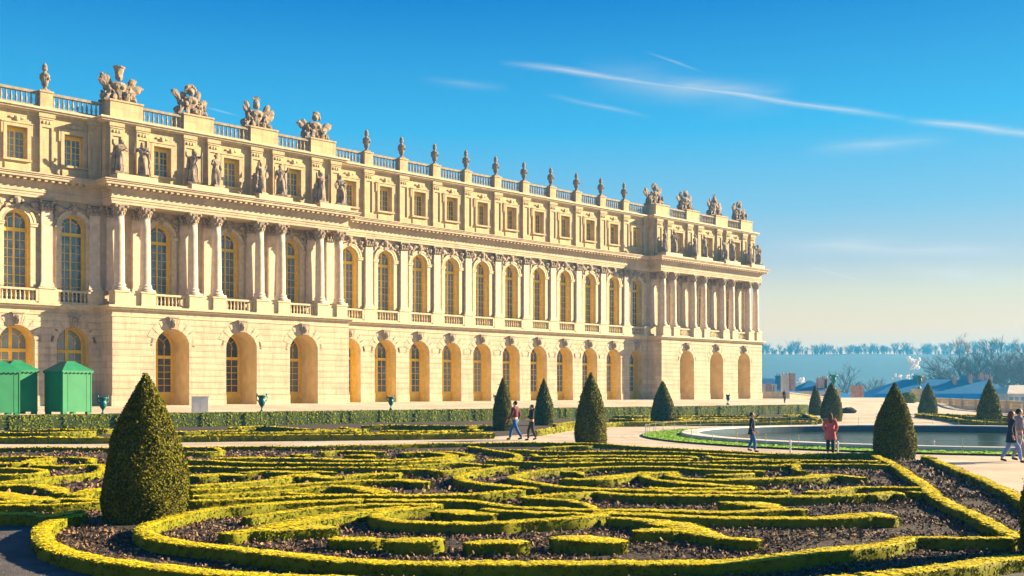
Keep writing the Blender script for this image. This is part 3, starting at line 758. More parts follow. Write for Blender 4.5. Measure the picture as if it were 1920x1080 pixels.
# ---------------------------------------------------------------- yew cones
def yew(px, ytop, ybase, wpx, label, power=2.15, grow=1.0, skew=0.0):
    X, Z = gp(px, ybase, 0.0)
    H = (ybase - ytop) * Z / F; Rb = wpx * 0.93 / 2 * Z / F
    root = empty('yew_cone', (X, Z, 0), rng.uniform(0, 6), label, 'topiary', 'clipped yew cones')
    size, per = (0.034, 3000) if Z < 22 else ((0.042, 1700) if Z < 42 else (0.052, 1000) if Z < 70 else (0.07, 600))
    NT, NZ = 40, 40
    tt = np.linspace(0, 1, NZ); th = np.linspace(0, 2 * np.pi, NT, endpoint=False)
    a1, a2, a3 = rng.uniform(0, 6, 3)
    def rad(t, a):
        base = Rb * np.clip(1 - t ** power, 0, 1) ** 1.0 * (0.90 + 0.10 * np.sin(np.clip(t / 0.22, 0, 1) * 1.57))
        return base * (1 + 0.045 * np.sin(2 * a + a1 + 5 * t) + 0.03 * np.sin(3 * a + a2 - 9 * t) + 0.022 * np.sin(7 * a + 14 * t + a3) + 0.012 * np.sin(13 * a - 31 * t)) + 0.012
    A, T = np.meshgrid(th, tt); r = rad(T, A) * 0.975
    V = np.stack([r * np.cos(A), r * np.sin(A), T * H * 0.99 + 0.0], -1).reshape(-1, 3)
    V += rng.normal(0, 0.006, V.shape)
    j, i = np.meshgrid(np.arange(NZ - 1), np.arange(NT), indexing='ij'); b = (j * NT + i).ravel(); b2 = (j * NT + (i + 1) % NT).ravel()
    Fq = np.stack([b, b2, b2 + NT, b + NT], 1)
    slant = math.hypot(H, Rb); area = math.pi * Rb * slant * 1.25; n = int(area * per)
    u = rng.uniform(0, 1, n * 3); k = rng.uniform(0, 1, n * 3) < rad(u, 0) / (Rb * 1.1); u = u[k][:n]; n = len(u)
    a = rng.uniform(0, 2 * np.pi, n); rr = rad(u, a) + rng.uniform(-0.02, size * 0.4, n) + (rng.uniform(0, 1, n) > 0.985) * rng.uniform(0, size * 1.6, n)
    dr = (rad(np.clip(u + 0.02, 0, 1), a) - rad(np.clip(u - 0.02, 0, 1), a)) / (0.04 * H)
    C = np.stack([rr * np.cos(a), rr * np.sin(a), u * H], 1)
    Nn = np.stack([np.cos(a), np.sin(a), -dr], 1); Nn /= np.linalg.norm(Nn, axis=1)[:, None]
    lV, lF = leaves(C, Nn, size, tilt=0.6)
    me = np_mesh('foliage', np.concatenate([V, lV]), [Fq, lF + len(V)], M['yew']); me.materials.append(M['yew_core'])
    mi = np.zeros(len(me.polygons), np.int32); mi[:len(Fq)] = 1
    me.polygons.foreach_set('material_index', mi); me.update()
    link('foliage', me, root)
    MB().tube([(0, 0, -0.05), (0.01, 0, H * 0.5), (0, 0.01, H * 0.9)], [Rb * 0.12, Rb * 0.08, 0.01]).build('trunk', M['bark'], root)
    return root
yew(273, 698, 977, 166, 'big foreground yew cone at left, taller than the others')
yew(943, 707, 808, 42, 'yew cone directly behind the walking man in maroon')
yew(1020, 709, 798, 38, 'slim yew cone just right of the walking couple')
yew(1108, 698, 833, 66, 'middle yew cone at the back of the near bed')
yew(1243, 714, 790, 46, 'yew cone in front of the palace corner where the right pavilion begins')
yew(1529, 722, 779, 26, 'smaller left yew cone of the twin pair beyond the pink coated walker')
yew(1559, 716, 790, 42, 'larger right yew cone of the twin pair beyond the pink coated walker')
yew(1677, 717, 860, 82, 'large yew cone standing before the pond, olive brown')
yew(1740, 718, 777, 37, 'far yew cone beside the stone pedestal with a vase')
yew(1855, 711, 796, 45, 'yew cone in the side parterre under the slate roof')
yew(1998, 700, 1045, 168, 'yew cone cut off by the right edge of the frame')

# ================================================================ THE PALACE
# local frame: x along the front (metres from the first bay right of the near pavilion), -y out of the wall, z up
P_ANG = math.atan2(0.6914, 0.7225)
palace = empty('palace', (-15.65, 102.6, 0), P_ANG, 'long cream limestone palace wing with arched windows, two columned pavilions and a balustraded roof', 'palace')
BAY = 4.3
L0, L1, R0, R1, UE = -24.2, -1.65, 45.15, 67.3, -40.0
V_GF, V_LEDGE, V_CAP, V_COR, V_ATT, V_BAL = 1.0, 8.7, 17.2, 19.0, 24.2, 25.55
MID = [BAY * k for k in range(11)]
LEFTW = [-26.35, -30.65, -34.95]
PL = [-19.15, -12.83, -6.55]
PR = [50.3, 56.7, 63.0]
PLA = [u - 0.3 for u in PL]
COLS_L = [-23.39, -21.22, -17.07, -14.9, -10.76, -8.6, -4.5, -2.4]
COLS_R = [46.07, 48.2, 52.35, 54.6, 58.8, 60.9, 64.75, 66.65]

def wall_sheet(mb, u0, u1, v0, v1, w, ops, back, rmat=None):
    """front face at depth w with openings (centre, width, sill, spring, arched, reveal depth)"""
    ops = sorted(ops)
    cur = u0; mb0 = mb
    def q(a, b, c, d): mb.add([(p[0], -p[1], p[2]) for p in (a, b, c, d)], [(0, 1, 2, 3)])
    for (c, wd, sill, spr, arch, dep) in ops:
        a, b = c - wd / 2, c + wd / 2
        q((cur, w, v0), (a, w, v0), (a, w, v1), (cur, w, v1))
        if sill > v0 + 1e-4: q((a, w, v0), (b, w, v0), (b, w, sill), (a, w, sill))
        s0 = max(sill, v0)
        wb = w - dep
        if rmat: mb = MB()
        q((a, w, s0), (a, wb, s0), (a, wb, spr), (a, w, spr)); q((b, wb, s0), (b, w, s0), (b, w, spr), (b, wb, spr))
        q((a, wb, s0), (a, w, s0), (b, w, s0), (b, wb, s0))
        rb = mb; mb = mb0
        if arch:
            r = wd / 2; n = 14
            pts = [(c - r * math.cos(math.pi * k / n), spr + r * math.sin(math.pi * k / n)) for k in range(n + 1)]
            for k in range(n):
                (x0, z0), (x1, z1) = pts[k], pts[k + 1]
                q((x0, w, z0), (x1, w, z1), (x1, w, v1), (x0, w, v1))
                rb.add([(p[0], -p[1], p[2]) for p in ((x0, w, z0), (x0, wb, z0), (x1, wb, z1), (x1, w, z1))], [(0, 1, 2, 3)])
        else:
            q((a, w, spr), (b, w, spr), (b, w, v1), (a, w, v1)); q((a, w, spr), (a, wb, spr), (b, wb, spr), (b, w, spr))
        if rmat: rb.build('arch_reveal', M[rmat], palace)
        cur = b
    q((cur, w, v0), (u1, w, v0), (u1, w, v1), (cur, w, v1))

# core that closes the building behind the fronts
core = MB()
core.ubox(UE, R1 - 0.02, -20, -2.6, 0.0, V_ATT - 0.05)
core.build('inner_wall', M['stone'], palace)
rf = MB(); rf.ubox(UE, R1, -20, -0.3, V_ATT - 0.04, V_ATT + 0.05); rf.build('roof', M['lead'], palace)

# ground floor
gf = MB()
main_ops = lambda us: [(u, 2.6, V_GF, 6.05, True, 1.55) for u in us]
pav_ops = lambda us: [(u, 2.9, V_GF, 5.95, True, 3.1) for u in us]
wall_sheet(gf, UE, L0, 0.5, V_LEDGE, 0.0, main_ops(LEFTW), 0, 'bounce_ochre')
wall_sheet(gf, L1, R0, 0.5, V_LEDGE, 0.0, main_ops(MID), 0, 'bounce_ochre')
wall_sheet(gf, L0, L1, 0.5, V_LEDGE, 2.25, pav_ops(PL), 0, 'bounce_ochre')
wall_sheet(gf, R0, R1, 0.5, V_LEDGE, 2.25, pav_ops(PR), 0, 'bounce_ochre')
for (a, b) in ((L0, L1), (R0, R1)):
    for x in (a, b): gf.add([(x, -2.25, 0.5), (x, 0.0, 0.5), (x, 0.0, V_LEDGE), (x, -2.25, V_LEDGE)], [(0, 1, 2, 3)])
gf.add([(R1, 0, 0.5), (R1, 20, 0.5), (R1, 20, V_LEDGE), (R1, 0, V_LEDGE)], [(0, 1, 2, 3)])
# rounded-off courses: narrow recessed channels between bands, as proud bands on the ground floor
bands = gf
def band_run(u0, u1, w, ops, v_from, v_to):
    v = v_from
    while v < v_to - 0.2:
        t = min(v + 0.475, v_to); cur = u0
        for (c, wd, sill, spr, arch, dep) in sorted(ops):
            zz = (v + t) / 2
            r = wd / 2 + 0.02
            if zz < spr: hw = r
            elif t > spr and (v - spr) < r: hw = math.sqrt(max(0, r * r - max(0, v - spr) ** 2)) + 0.03
            else: hw = 0
            if hw > 0:
                bands.ubox(cur, c - hw, w, w + 0.035, v, t); cur = c + hw
        bands.ubox(cur, u1, w, w + 0.035, v, t)
        v += 0.52
for (a, b, w, ops) in ((UE, L0, 0, main_ops(LEFTW)), (L1, R0, 0, main_ops(MID)), (L0, L1, 2.25, pav_ops(PL)), (R0, R1, 2.25, pav_ops(PR))):
    band_run(a + 0.0, b, w, ops, 2.0, V_LEDGE - 0.45)
plinth = gf
for (a, b, w, us, wd) in ((UE, L0, 0, LEFTW, 2.6), (L1, R0, 0, MID, 2.6), (L0 - 0.08, L1 + 0.08, 2.25, PL, 2.9), (R0 - 0.08, R1 + 0.08, 2.25, PR, 2.9)):
    cur = a
    for u in us if us[0] < us[-1] else us[::-1]:
        plinth.ubox(cur, u - wd / 2 - 0.003, w - 0.4, w + 0.09, 0.4, 1.95); cur = u + wd / 2 + 0.003
    plinth.ubox(cur, b, w - 0.4, w + 0.09, 0.4, 1.95)
gf.build('ground_floor_wall', M['stone_gf'], palace)

def archivolt(mb, u, w, r0, r1, spr, out, n=18):
    V = []; Fc = []
    for k in range(n + 1):
        t = math.pi * k / n
        for (rr, o) in ((r0, 0), (r0, out), ((r0 + r1) / 2, out * 0.7), ((r0 + r1) / 2 + 0.03, out), (r1, out), (r1, 0)):
            V.append((u - rr * math.cos(t), -(w + o), spr + rr * math.sin(t)))
    for k in range(n):
        for j in range(5):
            a = k * 6 + j; Fc.append((a, a + 1, a + 7, a + 6))
    mb.add(V, Fc)

# keystones with carved heads over the ground floor arches
def keystone(r, spr, top):
    m = MB()
    m.v = []
    m.add([(-0.24, 0, 0), (0.24, 0, 0), (0.38, 0, 0.95), (-0.38, 0, 0.95), (-0.24, -0.22, 0.05), (0.24, -0.22, 0.05), (0.38, -0.30, 0.95), (-0.38, -0.30, 0.95)],
          [(4, 5, 6, 7), (0, 4, 7, 3), (1, 2, 6, 5), (0, 1, 5, 4), (3, 7, 6, 2)])
    m.blob((0, -0.30, 0.48), (0.20, 0.16, 0.30), 8, 6); m.blob((0, -0.42, 0.42), (0.05, 0.07, 0.10), 5, 4); m.blob((0, -0.28, 0.72), (0.27, 0.14, 0.14), 8, 5, jit=.15)
    m.box(-0.46, 0.46, -0.34, -0.0, 0.95, 1.06)
    me = m.mesh('keystone', M['stone_relief']); v = MB()
    for a in (28, 47, 66, 114, 133, 152):
        t0, t1 = R(a - 7.5), R(a + 7.5); r0, r1 = r + 0.02, r + 0.85
        pts = [(rr * math.cos(t), spr - top + rr * math.sin(t)) for rr, t in ((r0, t0), (r1, t0), (r1, t1), (r0, t1))]
        V = [(x, 0.02, z) for x, z in pts] + [(x, -0.035, z) for x, z in pts]
        v.add(V, [(4, 5, 6, 7), (0, 1, 5, 4), (1, 2, 6, 5), (2, 3, 7, 6), (3, 0, 4, 7)])
    archivolt(v, 0, 0, r + .03, r + .5, spr - top, 0.015)
    return me, v.mesh('voussoirs', M['stone_gf'])
ksA, ksB = keystone(1.3, 6.05, 7.28), keystone(1.45, 5.95, 7.33)
for (us, w, z, kk) in ((LEFTW, 0, 7.33, ksA), (MID, 0, 7.33, ksA), (PL, 2.25, 7.38, ksB), (PR, 2.25, 7.38, ksB)):
    for u in us: o = link('keystone', kk[0], palace, (u, -w - 0.02, z - 0.05)); link('voussoirs', kk[1], o)
# string cornice between the floors
def layered(name, layers, m, eps=0.0):
    """boxes stacked upwards, each reaching further out; wraps round the pavilions"""
    mb = MB()
    for (v0, v1, out) in layers:
        mb.ubox(UE, L0 - out - 0.002, -1.0, out, v0, v1)
        mb.ubox(L1 + out + 0.002, R0 - out - 0.002, -1.0, out, v0, v1)
        mb.ubox(L0 - out, L1 + out, -1.0, 2.25 + out, v0, v1 + eps)
        mb.ubox(R0 - out, R1 + out, -1.0, 2.25 + out, v0, v1 + eps)
    return mb.build(name, m, palace)
layered('string_cornice', [(8.25, 8.35, 0.06), (8.70, 8.82, 0.14), (8.82, 8.96, 0.28), (8.96, 9.12, 0.42)], M['stone_trim'])

# first floor
ff = MB()
OPN = 1.95; SPR = 15.2
ops1 = lambda us, d=0.75: [(u, OPN, 9.12, SPR, True, d) for u in us]
wall_sheet(ff, UE, L0, 9.12, V_CAP, 0.0, ops1(LEFTW), 0)
wall_sheet(ff, L1, R0, 9.12, V_CAP, 0.0, ops1(MID), 0)
wall_sheet(ff, L0, L1, 9.12, V_CAP, 0.05, ops1(PL), 0)
wall_sheet(ff, R0, R1, 9.12, V_CAP, 0.05, ops1(PR), 0)
ff.add([(R1, 0, 9.12), (R1, 20, 9.12), (R1, 20, V_CAP), (R1, 0, V_CAP)], [(0, 1, 2, 3)])
ff.build('first_floor_wall', M['stone'], palace)

# archivolts and imposts
av = MB()
u = 0; w = 0
archivolt(av, 0, 0, OPN / 2 + 0.0, OPN / 2 + 0.42, SPR, 0.16)
for s_ in (-1, 1):
    a, b = sorted((s_ * (OPN / 2 - 0.02), s_ * (OPN / 2 + 0.52)))
    av.ubox(a, b, -0.1, 0.20, SPR - 0.24, SPR - 0.05); av.ubox(a - 0.03, b + 0.03, -0.1, 0.25, SPR - 0.05, SPR + 0.03)
    a, b = sorted((s_ * (OPN / 2), s_ * (OPN / 2 + 0.42)))
    av.ubox(a, b, -0.05, 0.12, 10.35, SPR - 0.24)
avm = av.mesh('window_surround', M['stone_trim'])
for (us, w) in ((LEFTW, 0), (MID, 0), (PL, 0.05), (PR, 0.05)):
    for u in us: link('window_surround', avm, palace, (u, -w, 0))

# carved spandrels: trophies, wings and a head on the keystone
def spandrel(seed):
    random.seed(seed); m = MB()
    m.blob((0, -0.22, 1.62), (0.20, 0.16, 0.30), 8, 6); m.blob((0, -0.18, 1.92), (0.32, 0.13, 0.12), 8, 5, jit=.2); m.box(-0.2, 0.2, -0.2, 0, 1.02, 1.35)
    for s in (-1, 1):
        for k in range(9):
            t = k / 8; a = R(86 - 62 * t); r = 1.55 + 0.16 * math.sin(7 * t + seed) + random.uniform(-.05, .12)
            m.blob((s * r * math.cos(a) , -0.10, r * math.sin(a) + 0.05), (random.uniform(.14, .28), random.uniform(.10, .2), random.uniform(.10, .22)), 7, 5, rot=0, jit=.15, rx=random.uniform(-1, 1))
        m.blob((s * 1.28, -0.15, 1.50), (0.30, 0.2, 0.26), 8, 6, jit=.12); m.blob((s * 1.42, -0.12, 1.12), (0.16, 0.16, 0.30), 7, 5, jit=.15)
    return m.mesh('spandrel_carving', M['stone_relief'])
sps = [spandrel(k) for k in (3, 8, 12)]
random.seed(5)
for (us, w) in ((LEFTW, 0), (MID, 0), (PL, 0.05), (PR, 0.05)):
    for i, u in enumerate(us): link('spandrel_carving', sps[i % 3], palace, (u, -w, SPR - 0.02))

# Corinthian-like capital, shared by columns and pilasters
def capital_mb(m, r, z0, z1, square=False, n=10):
    h = z1 - z0
    if not square:
        m.lathe(0, 0, [(r, z0), (r * 1.12, z0 + .03), (r * 1.02, z0 + .08), (r * 1.1, z0 + h * .5), (r * 1.45, z0 + h * .86)], n)
    for ring, (rr, zz, s) in enumerate(((r * 1.05, z0 + h * .25, .16), (r * 1.22, z0 + h * .55, .17))):
        for k in range(8):
            a = 2 * math.pi * (k + ring * .5) / 8
            m.blob((rr * math.cos(a), rr * math.sin(a), zz), (.10, .13, s), 6, 4, rot=a, rx=0.3)
    for k in range(4):
        a = math.pi / 4 + math.pi / 2 * k
        m.blob((r * 1.75 * math.cos(a), r * 1.75 * math.sin(a), z0 + h * .80), (.15, .12, .12), 6, 5, rot=a)
    q = r * 1.42
    m.box(-q, q, -q, q, z1 - h * .12, z1 - 0.003)
def column_mesh():
    m = MB(); r = 0.42
    prof = [(r * 1.38, 10.45), (r * 1.42, 10.52), (r * 1.36, 10.60), (r * 1.15, 10.64), (r * 1.12, 10.72), (r * 1.24, 10.78), (r * 1.2, 10.84), (r, 10.92)]
    for k in range(8):
        t = k / 7; prof.append((r * (1.0 - 0.15 * t ** 1.6), 10.95 + (16.25 - 10.95) * t))
    m.lathe(0, 0, prof, 18)
    m.box(-0.60, 0.60, -0.60, 0.60, 10.30, 10.45)
    return m.mesh('column', M['stone_column'], True)
cm = MB(); capital_mb(cm, 0.37, 16.25, V_CAP); capm = cm.mesh('capital', M['stone_relief'])
colm = column_mesh()
for us in (COLS_L, COLS_R):
    for u in us:
        c = link('column', colm, palace, (u, -1.72, 0)); link('capital', capm, c)
# pilasters of the plain bays and behind the columns
def pilaster_mesh(out=0.3, w=0.84):
    m = MB()
    m.ubox(-w / 2, w / 2, 0, out, 10.72, 16.3)
    m.ubox(-w / 2 - .06, w / 2 + .06, 0, out + .05, 10.55, 10.72); m.ubox(-w / 2 - .11, w / 2 + .11, 0, out + .1, 10.37, 10.55)
    return m.mesh('pilaster', M['stone_column'])
def pil_capital(out=0.3, w=0.84):
    m = MB()
    m.ubox(-w / 2, w / 2, 0, out, 16.3, 17.0)
    for row, zz in enumerate((16.50, 16.76)):
        for k in range(4 - row):
            x = (-w / 2 + .08) + (w - .16) * k / max(1, 3 - row)
            m.blob((x, -out - .05, zz), (.12, .12, .16), 6, 4)
        m.blob((-w / 2 - .04, -out / 2, zz), (.10, .13, .15), 6, 4); m.blob((w / 2 + .04, -out / 2, zz), (.10, .13, .15), 6, 4)
    for s in (-1, 1): m.blob((s * (w / 2 + .06), -out - .08, 16.98), (.14, .14, .12), 6, 5)
    m.ubox(-w / 2 - .15, w / 2 + .15, 0, out + .16, 17.07, V_CAP - 0.003)
    return m.mesh('capital', M['stone_relief'])
pm, pc = pilaster_mesh(), pil_capital()
PIL_MAIN = [BAY * k + 2.15 for k in range(10)] + [-28.5, -32.8]
for u in PIL_MAIN + [-24.75]:
    c = link('pilaster', pm, palace, (u, 0, 0)); link('capital', pc, c)
for u in COLS_L + COLS_R:
    c = link('pilaster', pm, palace, (u, -0.05, 0)); link('capital', pc, c)

# pedestals below columns and pilasters
def pedestal_mesh(w0, w1, hw, v0=9.124, v1=10.35):
    pd = MB()
    pd.ubox(-hw, hw, w0, w1, v0 + .14, v1 - .12); pd.ubox(-hw - .05, hw + .05, w0, w1 + .05, v0, v0 + .14); pd.ubox(-hw - .06, hw + .06, w0, w1 + .06, v1 - .12, v1)
    return pd.mesh('pedestal', M['stone_trim'])
pdm = pedestal_mesh(0, 0.38, 0.62); pdc = pedestal_mesh(1.12, 2.3, 0.58, v1=10.30)
for u in PIL_MAIN + [-24.75, 44.75]: link('pedestal', pdm, palace, (u, 0, 0))
for u in COLS_L + COLS_R: link('pedestal', pdc, palace, (u, 0, 0))
pdl = MB(); pdl.ubox(-.48, .48, 1.6, 2.12, 9.124, 10.2); pdl = pdl.mesh('parapet', M['stone_trim'])
for us in (COLS_L, COLS_R):
    for k in range(0, 8, 2): link('parapet', pdl, palace, ((us[k] + us[k + 1]) / 2, 0, 0))

# balustrades in front of the windows
def baluster(m, x, y, z0, z1, r=0.075, n=7):
    h = z1 - z0
    m.lathe(x, y, [(r, z0), (r, z0 + h * .08), (r * .55, z0 + h * .14), (r * 1.12, z0 + h * .34), (r * 1.0, z0 + h * .46), (r * .5, z0 + h * .78), (r * .9, z0 + h * .92), (r, z1)], n, cap=False)
def balustrade_mesh(length, n, z0, z1, depth=0.28, rail=0.16, base=0.16, r=0.075):
    m = MB(); hl_ = length / 2
    m.box(-hl_, hl_, -depth / 2, depth / 2, z0, z0 + base); m.box(-hl_, hl_, -depth / 2, depth / 2, z1 - rail, z1)
    for k in range(n):
        baluster(m, -hl_ + length * (k + .5) / n, 0, z0 + base, z1 - rail, r)
    return m
bm_w = balustrade_mesh(2.6, 8, 9.12, 10.22)
for s in (-1, 1): bm_w.box(*(sorted((s * 1.3, s * 1.62))), -0.16, 0.16, 9.12, 10.24)
bm_w = bm_w.mesh('window_balustrade', M['stone_trim'])
for u in MID + LEFTW: link('window_balustrade', bm_w, palace, (u, -0.20, 0))
for u in PL + PR: link('window_balustrade', bm_w, palace, (u, -1.9, 0))

# main entablature: architrave, frieze, modillioned cornice (the pavilions carry theirs on the columns)
mb = MB()
def ent(v0, v1, out, pout=None, eps=0.003):
    pout = out if pout is None else pout
    mb.ubox(UE, L0 - pout - .002, -1.0, out + 0.05, v0, v1)
    mb.ubox(L1 + pout + .002, R0 - pout - .002, -1.0, out + 0.05, v0, v1)
    for a, b in ((L0, L1), (R0, R1)):
        mb.ubox(a - pout, b + pout, -1.0, 2.18 + pout, v0, v1 + eps)
ent(17.20, 17.42, 0.27, 0.0); ent(17.42, 17.62, 0.31, 0.05); ent(17.62, 17.70, 0.36, 0.10)
ent(17.70, 18.25, 0.26, 0.0)
ent(18.25, 18.38, 0.36, 0.14); ent(18.38, 18.60, 0.42, 0.2)
ent(18.60, 18.80, 0.98, 0.72); ent(18.80, 18.92, 1.05, 0.80); ent(18.92, 19.0, 1.12, 0.88)
mo = mb
def modillions(u0, u1, w, v0, v1, out, step=0.52, wd=0.22):
    n = int((u1 - u0) / step)
    for k in range(n):
        u = u0 + (u1 - u0) * (k + .5) / n; mo.ubox(u - wd / 2, u + wd / 2, w, w + out, v0, v1)
modillions(UE, L0 - 1.2, 0.47, 18.42, 18.6, 0.46); modillions(L1 + 1.2, R0 - 1.2, 0.47, 18.42, 18.6, 0.46)
modillions(L0 - .7, L1 + .7, 2.38, 18.42, 18.6, 0.44); modillions(R0 - .7, R1 + .7, 2.38, 18.42, 18.6, 0.44)
for a, sgn in ((L0 - .2, -1), (L1 + .2, 1), (R0 - .2, -1), (R1 + .2, 1)):
    for k in range(4):
        x0, x1 = sorted((a, a + sgn * .44)); mo.ubox(x0, x1, 0.75 + k * .52 - .11, 0.75 + k * .52 + .11, 18.42, 18.6)
mb.build('entablature', M['stone'], palace)

# attic
at = MB()
opsA = lambda us: [(u, 1.5, 20.05, 22.5, False, 0.62) for u in us]
AW = 1.0
wall_sheet(at, UE, L0, V_COR, 23.8, 0.0, opsA(LEFTW), 0)
wall_sheet(at, L1, R0, V_COR, 23.8, 0.0, opsA(MID), 0)
wall_sheet(at, L0, L1, V_COR, 23.8, AW, opsA(PLA), 0)
wall_sheet(at, R0, R1, V_COR, 23.8, AW, opsA(PR), 0)
for x in (L0, L1, R0, R1): at.add([(x, -AW, V_COR), (x, 0.0, V_COR), (x, 0.0, 23.8), (x, -AW, 23.8)], [(0, 1, 2, 3)])
at.add([(R1, 0, V_COR), (R1, 20, V_COR), (R1, 20, 23.8), (R1, 0, 23.8)], [(0, 1, 2, 3)])
at.build('attic_wall', M['stone_attic'], palace)
def attic_pilaster(u, w, hw=0.52):
    ap = MB(); o = 0.26
    for s in (-1, 1): ap.ubox(*(sorted((u + s * hw, u + s * (hw - .16)))), w, w + o, 19.25, 23.35)
    ap.ubox(u - hw + .16, u + hw - .16, w, w + o, 19.25, 19.7); ap.ubox(u - hw + .16, u + hw - .16, w, w + o, 22.75, 23.35)
    ap.ubox(u - hw + .16, u + hw - .16, w, w + o - .09, 19.7, 22.75)
    ap.ubox(u - hw - .06, u + hw + .06, w, w + o + .06, V_COR, 19.25)
    ap.ubox(u - hw - .05, u + hw + .05, w, w + o + .05, 23.35, 23.5); ap.ubox(u - hw - .1, u + hw + .1, w, w + o + .1, 23.5, 23.8)
    for k in (-1, 0, 1): ap.blob((u + k * .25, -(w + o + .02), 23.12), (.11, .07, .14), 6, 4)
    return ap.mesh('attic_pilaster', M['stone_attic'])
apm = attic_pilaster(0, 0)
for u in PIL_MAIN + [-24.75, 44.7]: link('attic_pilaster', apm, palace, (u, 0, 0))
for u in COLS_L + COLS_R: link('attic_pilaster', apm, palace, (u, -AW, 0))
asr = MB()
u = 0; w = 0
for u in (0,):
    for s in (-1, 1):
        asr.ubox(*(sorted((u + s * .75, u + s * 1.0))), w, w + .12, 20.05, 22.5)
        asr.ubox(*(sorted((u + s * 1.003, u + s * 1.16))), w, w + .10, 21.9, 22.75)
    asr.ubox(u - 1.0, u + 1.0, w, w + .12, 22.5, 22.76); asr.ubox(u - 1.16, u + 1.16, w, w + .17, 22.76, 22.86)
    asr.ubox(u - 1.05, u + 1.05, w, w + .24, 19.88, 20.05); asr.ubox(u - .9, u + .9, w, w + .08, 19.2, 19.7)
    asr.blob((u, -w - .06, 23.15), (.22, .1, .2), 7, 5, jit=.2); asr.blob((u - .4, -w - .04, 23.2), (.22, .07, .09), 6, 4); asr.blob((u + .4, -w - .04, 23.2), (.22, .07, .09), 6, 4)

asm = asr.mesh('attic_window_surround', M['stone_attic'])
for (us, w) in ((LEFTW, 0), (MID, 0), (PLA, AW), (PR, AW)):
    for u in us: link('attic_window_surround', asm, palace, (u, -w, 0))
mb = MB()
def att_ent(v0, v1, out):
    mb.ubox(UE, L0 - out - .002, -1.0, out, v0, v1); mb.ubox(L1 + out + .002, R0 - out - .002, -1.0, out, v0, v1)
    for a, b in ((L0, L1), (R0, R1)): mb.ubox(a - out, b + out, -1.0, AW + out, v0, v1 + .003)
att_ent(23.80, 23.90, 0.30); att_ent(23.90, 24.05, 0.45); att_ent(24.05, 24.2, 0.58)
mb.build('attic_cornice', M['stone_trim'], palace)

# roof balustrade
def roof_ped(u, hw, w0, w1, v1):
    rp_ = MB(); u0 = u; u = 0
    rp_.ubox(u - hw, u + hw, w0, w1, V_ATT + .004, v1 - .14); rp_.ubox(u - hw - .06, u + hw + .06, w0 - .06, w1 + .06, v1 - .14, v1)
    rp_.build('roof_pedestal', M['stone_attic'], palace, loc=(u0, 0, 0))
for u in PIL_MAIN: roof_ped(u, 0.48, -0.55, 0.22, V_BAL + .05)
PAIR_L = [(COLS_L[i] + COLS_L[i + 1]) / 2 for i in range(0, 8, 2)]; PAIR_R = [(COLS_R[i] + COLS_R[i + 1]) / 2 for i in range(0, 8, 2)]
for u in PAIR_L + PAIR_R: roof_ped(u - .15, 1.36, -1.2, 1.0, V_BAL + .2)
def roof_run(u0, u1, w):
    L = u1 - u0; m = balustrade_mesh(L, max(3, int(L / 0.36)), V_ATT + .004, V_BAL - .02, 0.34, 0.2, 0.24, 0.10)
    link('roof_balustrade', m.mesh('roof_balustrade', M['rail_stone']), palace, ((u0 + u1) / 2, -w, 0))
pts = sorted([u for u in PIL_MAIN if u > 0])
roof_run(L1 + .05, pts[0] - .48, -0.15)
for a, b in zip(pts[:-1], pts[1:]): roof_run(a + .48, b - .48, -0.15)
roof_run(pts[-1] + .48, R0 - .2, -0.15)
roof_run(-28.5 + .48, L0 - .1, -0.15); roof_run(-32.8 + .48, -28.5 - .48, -0.15)
for PP in (PAIR_L, PAIR_R):
    for a, b in zip(PP[:-1], PP[1:]): roof_run(a + 1.21, b - 1.51, 0.72)

